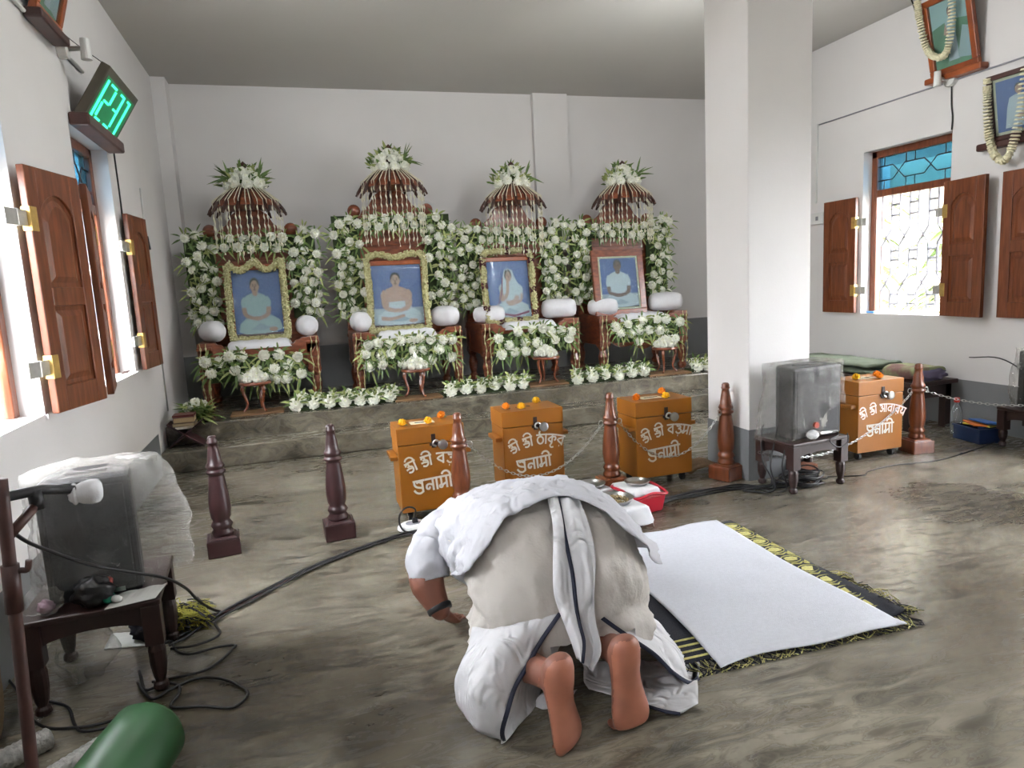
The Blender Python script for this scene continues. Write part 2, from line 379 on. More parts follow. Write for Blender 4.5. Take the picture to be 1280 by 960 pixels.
# ------------------------------------------------------------------ windows
def window(name, side, y0, y1, z0, z1, zt, glassmat=True):
    """timber frame set back in the wall, glazed transom above, iron grille below"""
    X = XL if side < 0 else XR
    s = side
    xin = X + s * .10; xout = X + s * .17          # s points out of the room
    def bx(mb, a0, a1, b0, b1, d0=xin, d1=xout, mi=0): mb.bb((min(d0, d1), a0, b0), (max(d0, d1), a1, b1), mi)
    fr = MB(); w = .065
    bx(fr, y0, y0 + w, z0, z1); bx(fr, y1 - w, y1, z0, z1); bx(fr, y0, y1, z1 - w, z1); bx(fr, y0 + w, y1 - w, zt, zt + w)
    f = struct(name, fr, MT['wood'], bevel=.006)
    # transom glass
    g = MB(); xm = (xin + xout) / 2
    bx(g, y0 + w, y1 - w, zt + w, z1 - w, xm - .003, xm + .003); obj('transom_pane', g, MT['blue_glass'], f)
    yy0, yy1, zz0, zz1 = y0 + w, y1 - w, z0, zt
    # grille: hexagon chains
    gr = MB(); xg = X + s * .135; r = .0115; ncol = 4; cw = (yy1 - yy0) / ncol
    def bar(p): gr.tube([(xg, a, c) for a, c in p], r, 5)
    h = zz1 - zz0; hw = cw * .27
    for c in range(ncol):
        yc = yy0 + cw * (c + .5)
        for q in (-1, 1):
            bar([(yc + q * hw, zz0), (yc + q * hw, zz0 + h * .19), (yc - q * hw, zz0 + h * .33), (yc - q * hw, zz0 + h * .58), (yc + q * hw, zz0 + h * .72), (yc + q * hw, zz1)])
    for zf in (.08, .16, .455, .53, .83, .92):
        bar([(yy0, zz0 + h * zf), (yy0 + cw * .23, zz0 + h * zf)]); 
        for c in range(ncol - 1):
            yc = yy0 + cw * (c + 1); bar([(yc - cw * .23, zz0 + h * zf), (yc + cw * .23, zz0 + h * zf)])
    obj('grille', gr, MT['iron'], f)
    # transom grille: flattened hexagons
    tg = MB(); zm = (zt + w + z1 - w) / 2; hh = (z1 - zt - 2 * w) * .22; xg2 = xm - s * .012
    for q in (-1, 1):
        pts = [(yy0, zm + q * hh), (yy0 + (yy1 - yy0) * .22, zm + q * hh), (yy0 + (yy1 - yy0) * .38, zm - q * hh), (yy0 + (yy1 - yy0) * .64, zm - q * hh), (yy0 + (yy1 - yy0) * .80, zm + q * hh), (yy1, zm + q * hh)]
        tg.tube([(xg2, a, c) for a, c in pts], .006, 5)
    for f_ in (.12, .5, .62, .92):
        for q in (-1, 1): tg.tube([(xg2, yy0 + (yy1 - yy0) * f_, zm + q * hh), (xg2, yy0 + (yy1 - yy0) * f_, zm + q * (z1 - zt - 2 * w) / 2)], .005, 5)
    obj('transom_grille', tg, MT['stool'], f)
    return f
window('window_1', -1, 4.76, 5.62, .905, 2.47, 2.02)
window('window_2', -1, 2.70, 3.70, .905, 2.47, 2.02)
window('window_3', 1, 4.57, 5.51, .93, 2.455, 2.03)
window('window_4', 1, 2.65, 3.60, .93, 2.455, 2.03)
window('window_5', -1, -1.3, -.35, .905, 2.47, 2.02)
struct('door_1', MB().bb((XR + .08, 1.72, 0), (XR + .16, 1.79, 2.4)).bb((XR + .08, 2.28, 0), (XR + .16, 2.35, 2.4)).bb((XR + .08, 1.79, 2.33), (XR + .16, 2.28, 2.4)), MT['wood'])

# ------------------------------------------------------------------ shutters: panelled leaves on long parliament hinges
def shutter(hinge, ang, w, z0, z1, flip, label, group, strap_to=None, face=1):
    """local: x along the leaf from the hinge, y through the leaf, z up"""
    root = empty('window_shutter', (hinge[0], hinge[1], z0), ang, label, 'shutter', group)
    H = z1 - z0; t = .034; st = .085
    fr = MB()
    fr.bb((0, -t / 2, 0), (st, t / 2, H)).bb((w - st, -t / 2, 0), (w, t / 2, H))
    fr.bb((st, -t / 2, 0), (w - st, t / 2, .12)).bb((st, -t / 2, .50), (w - st, t / 2, .59))
    # arched top rail
    n = 10; top = []; zt = H - .20; rise = .085
    for i in range(n + 1):
        u = i / n; top.append((st + (w - 2 * st) * u, zt + rise * math.sin(PI * u) ** .8))
    fr.prism(top + [(w - st, H), (st, H)], -t / 2, t / 2)
    obj('frame', fr, MT['wood'], root, bevel=.004)
    for k, (a, c, arch) in enumerate(((.12, .50, 0), (.59, zt, 1))):
        pn = MB()
        def ring(ins, y, dz=0):
            p = [(st + ins, a + ins), (w - st - ins, a + ins)]
            if arch: p += [(x - (x - w / 2) * 2 * ins / (w - 2 * st), z - ins * 1.0) for x, z in reversed(top)]
            else: p += [(w - st - ins, c - ins), (st + ins, c - ins)]
            return [(x, y, z) for x, z in p]
        for sgn in (-1, 1):
            r0 = ring(-.004, sgn * .006); r1 = ring(.022, sgn * .005); r2 = ring(.05, sgn * .015)
            o = len(pn.v); m = len(r0); pn.v += r0 + r1 + r2
            for i in range(m):
                j = (i + 1) % m
                pn.f.append((o + i, o + j, o + m + j, o + m + i)); pn.f.append((o + m + i, o + m + j, o + 2 * m + j, o + 2 * m + i)); pn.m += [0, 0]
            pn.f.append(tuple(o + 2 * m + i for i in range(m))); pn.m.append(0)
        obj('panel', pn, MT['wood'], root)
    for zc in (.22, H - .24):
        h = MB(); h.bb((-.004, -t / 2 - .004, zc - .055), (.05, t / 2 + .004, zc + .055))
        hp = obj('hinge_plate', h, MT['brass'], root, bevel=.002); hp['label'] = 'worn brass hinge plate'
        if strap_to:
            s_ = MB(); sl = strap_to
            s_.bb((-sl, -.006, zc - .036), (-.004, .006, zc + .036)); s_.tube([(-.07, 0, zc - .038), (-.07, 0, zc + .038)], .009, 8)
            sp = obj('hinge_strap', s_, MT['strap'], root, bevel=.002); sp['label'] = 'whitened steel hinge strap'
    return root
def along(hx, hy, ex, ey): return math.atan2(ey - hy, ex - hx)
SH = 'open panelled window shutters'
shutter((-1.135, 3.70), along(-1.135, 3.70, -1.035, 4.13), .445, .905, 2.045, 0, 'large near teak shutter on left wall, opened in front of the white strip beside window', SH, .16)
shutter((-1.12, 4.72), along(-1.12, 4.72, -1.04, 4.30), .44, .905, 2.045, 0, 'middle shutter on left wall seen almost edge-on below the green number sign', SH, .10)
shutter((-1.135, 5.70), along(-1.135, 5.70, -1.095, 6.12), .43, .905, 2.045, 0, 'farthest shutter on left wall, nearest to the first throne', SH, .16)
shutter((5.235, 5.535), along(5.235, 5.535, 5.245, 5.97), .435, .935, 2.045, 0, 'shutter on right wall at the far side of grilled window, next to white pillar', SH, .13)
shutter((5.245, 4.585), along(5.245, 4.585, 5.175, 4.16), .43, .935, 2.045, 0, 'shutter on right wall at the near side of grilled window, standing off the wall', SH, .10)
shutter((5.235, 3.64), along(5.235, 3.64, 5.245, 4.08), .44, .935, 2.045, 0, 'shutter at the right edge of the picture, cut by the frame below the small picture', SH, .10)

# outside: light-coloured ground, a pale building front and planting beyond the right window
gm = mat('pale_paving', 'b9b6ae', .8, var=.1, scale=2)
struct('sky_block_wall', MB().bb((-4.6, -4, -.14), (-4.4, 11, 2.0)), mat('pale_sky_block', 'cdc3b8', .85, var=.06, scale=2))  # unseen outer wall, added to cut skylight at the left windows
struct('outdoor_ground', MB().bb((-30, -30, -.5), (40, 40, -.14)), gm)
bw = empty('neighbour_building', (9.2, 12.2, -.14), 0, 'cream building front with white pillars seen through grilled window', 'building')
mb = MB().bb((-.2, -8, 0), (.0, 2.2, 5.5)); obj('facade', mb, mat('cream_facade', 'd8cdb6', .8, var=.05), bw)
for i, y in enumerate((-3.35, -2.2, -1.2, -.2)):
    obj('pillar_strip', MB().bb((-.42, y, 0), (-.2, y + .42, 5.5)), mat('white_pillar_strip', 'e4e6ea', .7) if i == 0 else bpy.data.materials['white_pillar_strip'], bw)
obj('shade_slab', MB().bb((-3.1, -6.8, 3.0), (-.43, 1.8, 3.15)), MT['wall'], bw)  # slab added overhead to shade the facade and plants
gw = struct('garden_wall', MB().bb((8.45, 1.0, -.14), (8.6, 10.2, .75)), mat('garden_wall_paint', 'c9c6c0', .8))
def palm(x, y, h, n, sd, label):
    r_ = random.Random(sd); root = empty('garden_plant', (x, y, -.14), 0, label, 'plant')
    obj('stem', MB().tube([(0, 0, 0), (.03, .02, h * .55), (0, .03, h)], [.05, .04, .03], 7), mat('plant_stem', '6d6a45', .7), root)
    lf = MB()
    for k in range(n):
        a = r_.uniform(0, 2 * PI); ln = r_.uniform(.5, 1.0); z0 = h * r_.uniform(.35, 1.0); up = r_.uniform(.1, .9)
        d = V((math.cos(a), math.sin(a), 0)); sd_ = V((-d.y, d.x, 0)); rows = []
        for i in range(6):
            t = i / 5; c = d * ln * t + V((0, 0, z0 + up * ln * t - ln * .75 * t * t)); w = .05 * math.sin(PI * min(1, .12 + t * .88)) + .004
            rows.append([c - sd_ * w, c + V((0, 0, -.01)), c + sd_ * w])
        lf.grid(rows, mi=r_.choice((0, 0, 1)))
    obj('foliage', lf, [MT['leaf'], MT['leaf_lt']], root)['kind'] = 'stuff'
palm(6.75, 5.6, 1.9, 60, 3, 'broad palm with arching leaves outside the right window')
palm(6.9, 7.3, 2.3, 60, 4, 'taller feathery plant behind the palm outside the right window')
palm(6.7, 4.0, 1.7, 50, 5, 'bushy plant outside the right window beside the near shutter')
palm(7.0, 8.9, 1.2, 34, 6, 'low plant at the far jamb outside the right window')
# ================================================================== THRONES AND FLOWERS
# shared flower meshes
def flower_mesh(name, seed, mats, rings=((108, 11), (82, 12), (57, 10), (33, 7), (12, 3)), core=.80, wide=1.0):
    """chrysanthemum-like ball: rings of short broad petals round a core"""
    r_ = random.Random(seed); mb = MB()
    mb.sphere((0, 0, .0), (core, core, core * .9), 8, 5, 0)
    for i, (th, n) in enumerate(rings):
        a0 = r_.uniform(0, 6)
        for k in range(n):
            a = a0 + 2 * PI * k / n + r_.uniform(-.12, .12); t = math.radians(th + r_.uniform(-7, 7))
            def at_(tt, rad, side): return V((math.sin(tt) * math.cos(a) * rad - math.sin(a) * side, math.sin(tt) * math.sin(a) * rad + math.cos(a) * side, math.cos(tt) * rad))
            w = wide * min(.26, 2.4 * math.sin(t) / n); ln = r_.uniform(.93, 1.08)
            mb.add([at_(t + .25, core * .8, -w * .7), at_(t + .25, core * .8, w * .7), at_(t, ln * .93, w), at_(t - .12, ln, 0), at_(t, ln * .93, -w)], [(0, 1, 2, 3, 4)], 1 if i > 3 else 0)
    return mb.mesh(name, mats, False)
MUMS = [flower_mesh('flower', i, [MT['petal'], MT['petal_c']]) for i in range(3)]
MUM_CUP = flower_mesh('flower', 9, [MT['petal'], MT['petal_c']], ((75, 9), (55, 8), (38, 6), (20, 4)), .6, 1.3)
MARI = {k: flower_mesh('petals', 20 + i, [MT[k], MT[k]]) for i, k in enumerate(('mari_y', 'mari_o'))}
def put_flower(parent, p, r, d, mesh=None, name='flower'):
    o = link(bpy.data.objects.new(name, mesh or (rnd.choice(MUMS) if rnd.random() < .8 else MUM_CUP)), parent)
    o.location = p; o.scale = (r, r, r * .9)
    o.rotation_mode = 'QUATERNION'; o.rotation_quaternion = V(d).to_track_quat('Z', 'Y') 
    return o
def leaf_blade(mb, p, d, ln, w, droop=.25, mi=0, side=None):
    d = V(d).normalized(); s = side or d.cross(V((rnd.uniform(-1, 1), rnd.uniform(-1, 1), rnd.uniform(-1, 1)))).normalized(); rows = []
    for i in range(4):
        t = i / 3; c = V(p) + d * ln * t + V((0, 0, -droop * ln * t * t)); q = w * (.35, 1, .75, .06)[i]
        rows.append([c - s * q, c + s * q])
    mb.grid(rows, mi)
def foliage(parent, pts, n, ln, w, dirs, droop=.25, name='foliage', light=.45):
    mb = MB()
    for _ in range(n):
        p = rnd.choice(pts); d = dirs()
        leaf_blade(mb, jit(p, .035), d, ln * rnd.uniform(.6, 1.25), w * rnd.uniform(.7, 1.3), droop, 1 if rnd.random() < light else 0)
    o = obj(name, mb, [MT['leaf'], MT['leaf_lt']], parent); o['kind'] = 'stuff'; return o
def rosettes(parent, pts, k, ln, w, droop, light, up=False, reach=.04, back=.0):
    """leaves fanning out from behind every flower, in the plane facing the room"""
    mb = MB()
    for p in pts:
        for i in range(k):
            a = 2 * PI * (i + rnd.random()) / k
            if up: e = V((math.cos(a), .4 * math.sin(a) - .2, abs(math.sin(a)) * .9 + .1))
            else: e = V((math.cos(a), 0, math.sin(a)))
            e.normalize(); s = V((0, -1, 0)).cross(e)
            s = (s + V((0, rnd.uniform(-.5, .5), 0))).normalized()
            leaf_blade(mb, V(p) + e * reach + V((0, back, 0)), e + V((0, rnd.uniform(-.55, -.05), 0)), ln * rnd.uniform(.65, 1.2), w * rnd.uniform(.75, 1.3), droop, 1 if rnd.random() < light else 0, s)
    o = obj('foliage', mb, [MT['leaf'], MT['leaf_lt']], parent); o['kind'] = 'stuff'; return o
def front_dir(): return V((rnd.uniform(-1, 1), rnd.uniform(-1, -.1), rnd.uniform(-1, 1)))
def up_dir(): return V((rnd.uniform(-1, 1), rnd.uniform(-.9, .4), rnd.uniform(-.1, 1)))

def throne(x, rise, label, wd=1.09):
    """local origin: front centre of the throne on the platform; x right, y towards the wall"""
    root = empty('throne', (x, 6.95, PZ), 0, label, 'throne', 'carved thrones on the platform')
    hw = wd / 2; D = .72
    for sx in (-1, 1):
        for y in (.05, D - .05):
            mb = MB(); mb.lathe([(.035, 0), (.05, .02), (.05, .05), (.03, .08), (.045, .13), (.052, .20), (.035, .27), (.05, .30), (.05, .33), (.036, .36)], 12, (sx * (hw - .05), y, 0))
            mb.box((sx * (hw - .06), y, .45), (.12, .10, .28)).box((sx * (hw - .06), y, .60), (.135, .11, .03)).box((sx * (hw - .06), y, .34), (.13, .11, .03))
            if y < .1:      # carved scroll on the post front
                mb.tube(spline([(sx * (hw - .05) + .02 * math.sin(t * 1.3), y - .048, .38 + t * .03) for t in range(7)], 3), .012, 6)
            obj('leg', mb, MT['throne'], root, smooth=False, bevel=.004)
        # arm with stepped scroll towards the seat
        sc = [(hw, .56), (hw, .655), (hw - .16, .655), (hw - .175, .635), (hw - .21, .63), (hw - .235, .60), (hw - .27, .595), (hw - .29, .56)]
        mb = MB(); mb.prism([(sx * a, c) for a, c in sc][::sx], .0, .05); mb.bb((min(sx * hw, sx * (hw - .10)), .05, .56), (max(sx * hw, sx * (hw - .10)), D, .655))
        mb.bb((min(sx * (hw - .012), sx * (hw - .05)), .09, .33), (max(sx * (hw - .012), sx * (hw - .05)), D - .08, .57))
        obj('armrest', mb, MT['throne'], root, bevel=.006)
    obj('seat_board', MB().bb((-hw + .03, 0, .50), (hw - .03, D, .575)), MT['throne'], root, bevel=.004)
    ap = [(-hw + .1, .50), (hw - .1, .50), (hw - .1, .40)] + [(hw - .1 - (wd - .2) * i / 16, .36 - .09 * math.sin(PI * i / 16) + .02 * math.cos(6 * PI * i / 16)) for i in range(1, 16)] + [(-hw + .1, .40)]
    obj('front_apron', MB().prism(ap[::-1], .03, .06), MT['throne'], root)
    # back panel with shoulders and bell-shaped crest
    h0 = 1.64 + rise
    crest = [(-hw + .0, .42), (hw - .0, .42), (hw - .0, h0), (hw - .08, h0 + .03), (.33, h0 + .03), (.30, h0 + .09), (.22, h0 + .15), (.17, h0 + .24), (.10, h0 + .29), (0, h0 + .31), (-.10, h0 + .29), (-.17, h0 + .24), (-.22, h0 + .15), (-.30, h0 + .09), (-.33, h0 + .03), (-hw + .08, h0 + .03), (-hw + .0, h0)]
    obj('back_panel', MB().prism(crest[::-1], .61, .665), MT['throne'], root, bevel=.006)
    mb = MB()
    for sx in (-1, 1): mb.bb((sx * (hw - .04) - .04, .58, .42), (sx * (hw - .04) + .04, .61, h0 - .02))
    mb.bb((-.34, .59, h0 - .28), (.34, .61, h0 - .22)).bb((-.36, .58, h0 + .0), (.36, .61, h0 + .035))
    obj('moulding', mb, MT['throne'], root, bevel=.005)
    for sx in (-1, 1):
        mb = MB(); mb.sphere((sx * .385, .62, h0 + .085), (.068, .045, .068), 14, 8); mb.lathe([(.03, 0), (.045, .015), (.025, .03)], 10, (sx * .385, .62, h0))
        obj('finial', mb, MT['throne'], root, smooth=True)
    # dome canopy of curved slats on a bracket
    hd = 2.10 + rise; R = .365; cy = .44
    obj('canopy_bracket', MB().tube([(0, .61, h0 + .15), (0, .60, hd - .10), (0, cy + .02, hd - .03)], .022, 8), MT['throne_dk'], root)
    prof = [(.03, .02), (.10, .005), (.20, -.055), (.28, -.125), (.315, -.175)]
    obj('canopy_dome', MB().lathe([(r, z) for r, z in prof[::-1]], 24, (0, cy, hd)), MT['throne'], root, solid=.014)
    for k in range(16):
        a = 2 * PI * (k + .5) / 16; ca, sa = math.cos(a), math.sin(a)
        mb = MB(); P = [(ca * r, cy + sa * r, hd + z) for r, z in ((.04, .025), (.12, .0), (.21, -.058), (.29, -.135), (.345, -.21), (R, -.245))]
        mb.tube(spline(P, 3), [.012] * 4 + [.017] * 9 + [.012] * 3, 6); obj('canopy_rib', mb, MT['throne_dk'], root)
    obj('canopy_knob', MB().lathe([(.05, .0), (.06, .03), (.02, .06), (.045, .10), (.05, .17), (.02, .20), (.035, .235), (.0, .27)], 12, (0, cy, hd)), MT['throne_dk'], root, smooth=True)
    return root

def cushion(x, w, label):
    mb = MB(); rows = []
    nx, ny = 26, 10
    for i in range(ny + 1):
        r = []
        for j in range(nx + 1):
            u = j / nx; v = i / ny; e = min(1, min(u, 1 - u) * 14) * min(1, min(v, 1 - v) * 8 + .35)
            r.append((-w / 2 + w * u, -.012 + .50 * v, .578 + .075 * e ** .5 + .004 * math.sin(u * 31 + v * 5)))
        rows.append(r)
    rows = [[(p[0], p[1], .577) for p in rows[0]]] + rows + [[(p[0], p[1], .577) for p in rows[-1]]]
    mb.grid(rows)
    o = obj('seat_cushion', mb, MT['cotton'], smooth=True, loc=(x, 6.95, PZ))
    return tag(o, label, 'cushion', 'white seat cushions on the thrones')
def bolster(x, y, z, r, ln, rz, label, tilt=0):
    mb = MB(); prof = [(.001, -ln / 2), (r * .35, -ln / 2 - .004), (r * .75, -ln / 2 + .012), (r * .95, -ln / 2 + .05), (r, -ln / 4), (r * 1.01, 0), (r, ln / 4), (r * .95, ln / 2 - .05), (r * .75, ln / 2 - .012), (r * .35, ln / 2 + .004), (.001, ln / 2)]
    mb.lathe(prof, 24)
    for i, (a, bb_, c) in enumerate(mb.v):
        ang = math.atan2(bb_, a); k = 1 + .012 * math.sin(ang * 9) * (1 - (abs(c) / (ln / 2 + .01)) ** 4); mb.v[i] = (a * k, bb_ * k, c)
    o = obj('bolster', mb, MT['cotton'], smooth=True, loc=(x, y, z)); o.rotation_euler = (PI / 2 + tilt, 0, rz)
    return tag(o, label, 'bolster', 'white bolsters on the throne arms')

TH = [(-.385, 0, 1.09, 'leftmost'), (1.035, .17, 1.10, 'second from left and tallest'), (2.345, 0, 1.09, 'third from left, with the sari portrait'), (3.675, .01, 1.09, 'rightmost, next to the white pillar')]
ORD = ['leftmost', 'second', 'third', 'rightmost']
def arch(x, rise, label, full=True):
    root = empty('flower_arch', (x, 6.95 + .545, PZ), 0, label, 'flower arch', 'flower arches on the thrones')
    h0 = 1.64 + rise; pts = []
    def spot(xx, zz, k=.014):
        p = V((xx + rnd.uniform(-k, k), -.015 - rnd.uniform(0, .05), zz + rnd.uniform(-k, k)))
        for q in pts:
            if (q - p).length < .092: return
        pts.append(p)
    for sx, zb in ((-1, .83), (1, .86)):
        zz = zb
        while zz < h0 + .04:
            for c in range(3): spot(sx * (.585 - .10 * c) + (.02 if int(zz * 50) % 2 else -.02), zz + .035 * (c % 2))
            zz += .102
    xx = -.32
    while xx < .34:
        spot(xx, h0 - .005); spot(xx + .055, h0 - .095); xx += .125
    for p in pts: put_flower(root, p, rnd.uniform(.045, .055), (rnd.uniform(-.35, .35) + p.x * .3, -1, rnd.uniform(-.1, .45)))
    lp = [p + V((rnd.uniform(-.05, .05), .03, rnd.uniform(-.05, .05))) for p in pts for _ in range(2)]
    rosettes(root, pts, 8, .10, .010, .25, .38, back=.0)
    mb = MB()
    for sx in (-1, 1): mb.bb((sx * .485 - .145, .010, .82), (sx * .485 + .125, .028, h0 + .03))
    mb.bb((-.40, .012, h0 - .12), (.40, .030, h0 + .0)); obj('backing', mb, mat('dark_green_backing', '2c3a1c', .9) if 'dark_green_backing' not in bpy.data.materials else bpy.data.materials['dark_green_backing'], root)
def crown(x, rise, label, spiky):
    hd = 2.10 + rise
    root = empty('flower_bunch', (x, 6.95 + .43, PZ + hd), 0, label, 'flower bunch', 'flower bunches on the canopy tops'); pts = []
    for ring, n, r, z in ((0, 9, .165, .03), (1, 7, .12, .10), (2, 4, .05, .155)):
        for k in range(n):
            a = 2 * PI * (k + .4 * ring) / n; p = V((r * math.cos(a), r * math.sin(a) * .8, z + rnd.uniform(-.015, .02))); pts.append(p)
            put_flower(root, p, rnd.uniform(.05, .062), (math.cos(a), math.sin(a) - .5, .5 + .3 * ring))
    rosettes(root, pts, 5, .11, .0125, .15, .45, up=True, back=.07)
    mb = MB()
    for sx, n in spiky:
        for k in range(n):
            a = rnd.uniform(-.5, 1.5); leaf_blade(mb, (sx * .13, -.08, .10), (sx * math.cos(a), -.25, math.sin(a)), rnd.uniform(.14, .22), .012, .1)
    o = obj('long_leaves', mb, MT['leaf'], root); o['kind'] = 'stuff'; o['label'] = 'long dark green blades sticking out'
def strings(x, rise, zlow, label):
    hd = 2.10 + rise; root = empty('flower_strings', (x, 6.95 + .44, PZ + hd), 0, label, 'flower strings', 'strings of buds hanging from the canopies')
    for k in range(19):
        a = PI + PI * (k + .5) / 19 + rnd.uniform(-.03, .03); r = .30 + .03 * rnd.random(); ca, sa = math.cos(a), math.sin(a)
        bot = zlow + rnd.uniform(-.03, .10) + .06 * abs(ca); mb = MB(); P = []; Rr = []
        for (q, z) in ((.06, .025), (.14, .006), (.22, -.055), (r, -.135)): P.append(V((ca * q, sa * q, z + .012))); Rr.append(.0042)
        z = -.15; i = 0
        while PZ + hd + z > bot + .02:
            z -= .012; i += 1; ph = i % 7
            P.append(V((ca * r + .003 * math.sin(i), sa * r - .004, z))); Rr.append(.0022 if ph < 4 else (.0065 if ph in (4, 6) else .0085))
        mb.tube(P, Rr, 5); obj('string', mb, MT['bud_lt'], root)
def seat_bunch(x, label, x0=-.44, x1=.42, dz=0):
    root = empty('flower_swag', (x, 6.95 - .05, PZ + .30), 0, label, 'flower swag', 'flower swags across the seat fronts'); pts = []
    n = 9
    for i in range(n):
        u = i / (n - 1); xx = x0 + (x1 - x0) * u; sag = .06 * math.sin(PI * u)
        for z in (.20 + .045 * math.sin(PI * u), .11, .02):
            if z < .05 and rnd.random() < .35: continue
            p = V((xx + rnd.uniform(-.03, .03), rnd.uniform(-.04, 0), z + rnd.uniform(-.02, .02) + dz))
            if all((p - q).length > .085 for q in pts): pts.append(p)
    for p in pts: put_flower(root, p, rnd.uniform(.052, .063), (rnd.uniform(-.4, .4), -1, rnd.uniform(0, .5)))
    lp = [p + V((0, .03, 0)) for p in pts]
    rosettes(root, pts, 10, .115, .0105, .4, .4, back=.0)
    obj('backing', MB().bb((x0 - .02, .02, .0 + dz), (x1 + .02, .04, .22 + dz)), bpy.data.materials['dark_green_backing'], root)
def floor_row(x0, x1, y, label, n=6):
    root = empty('flower_row', ((x0 + x1) / 2, y, PZ), 0, label, 'flower row', 'flower rows on the platform edge'); w = x1 - x0; pts = []
    for i in range(n):
        u = (i + .5) / n - .5
        for j, (dy, z) in enumerate(((-.06, .06), (.05, .085))):
            p = V((u * w + (.05 if j else 0) + rnd.uniform(-.012, .012), dy, z + rnd.uniform(-.01, .015))); pts.append(p)
            put_flower(root, p, rnd.uniform(.06, .072), (rnd.uniform(-.3, .3), -1, .55 + .5 * j))
    rosettes(root, pts, 9, .10, .011, .3, .5, up=True)
    obj('backing', MB().bb((-w / 2, -.06, 0), (w / 2, .08, .03)), bpy.data.materials['dark_green_backing'], root)
def stand_table(x, y, label, k):
    root = empty('round_table', (x, y, PZ), 0, label, 'table', 'small round tables before the thrones')
    mb = MB(); mb.lathe([(.10, .245), (.135, .25), (.142, .262), (.138, .275), (.0, .276)], 24); obj('table_top', mb, MT['throne'], root)
    for i in range(3):
        a = -PI / 2 + .5 + 2 * PI * i / 3 + k; ca, sa = math.cos(a), math.sin(a); mb = MB()
        P = [(ca * r, sa * r, z) for r, z in ((.10, .25), (.115, .21), (.10, .14), (.082, .08), (.10, .03), (.125, .01))]
        mb.tube(spline(P, 3), [.018] * 4 + [.014] * 5 + [.010] * 6 + [.011], 6); obj('leg', mb, MT['throne'], root)
    return root
def board(x, y, w, d, label, mt='wood'):
    o = obj('wooden_board', MB().bb((-w / 2, -d / 2, 0), (w / 2, d / 2, .02)), mat('pale_board_' + label[:6], '8a6a48', .6, col2='6b4d33', stretch=(1, 8, 8)), loc=(x, y, PZ), bevel=.004)
    return tag(o, label, 'board', 'thin boards under the round tables')
def flower_heap(x, y, label, cone=False):
    root = empty('flower_heap', (x, y, PZ + .30), 0, label, 'flower heap', 'white flower heaps on the round tables')
    for r, n, z in ((.085, 8, .025), (.045, 5, .055), (0, 1, .08)):
        for k in range(n):
            a = 2 * PI * k / n + r * 30; put_flower(root, (r * math.cos(a), r * math.sin(a), z), .048, (math.cos(a), math.sin(a), 1.2))
    if cone: obj('cone_tip', MB().lathe([(.03, .08), (.02, .12), (.0, .17)], 8), MT['petal'], root)

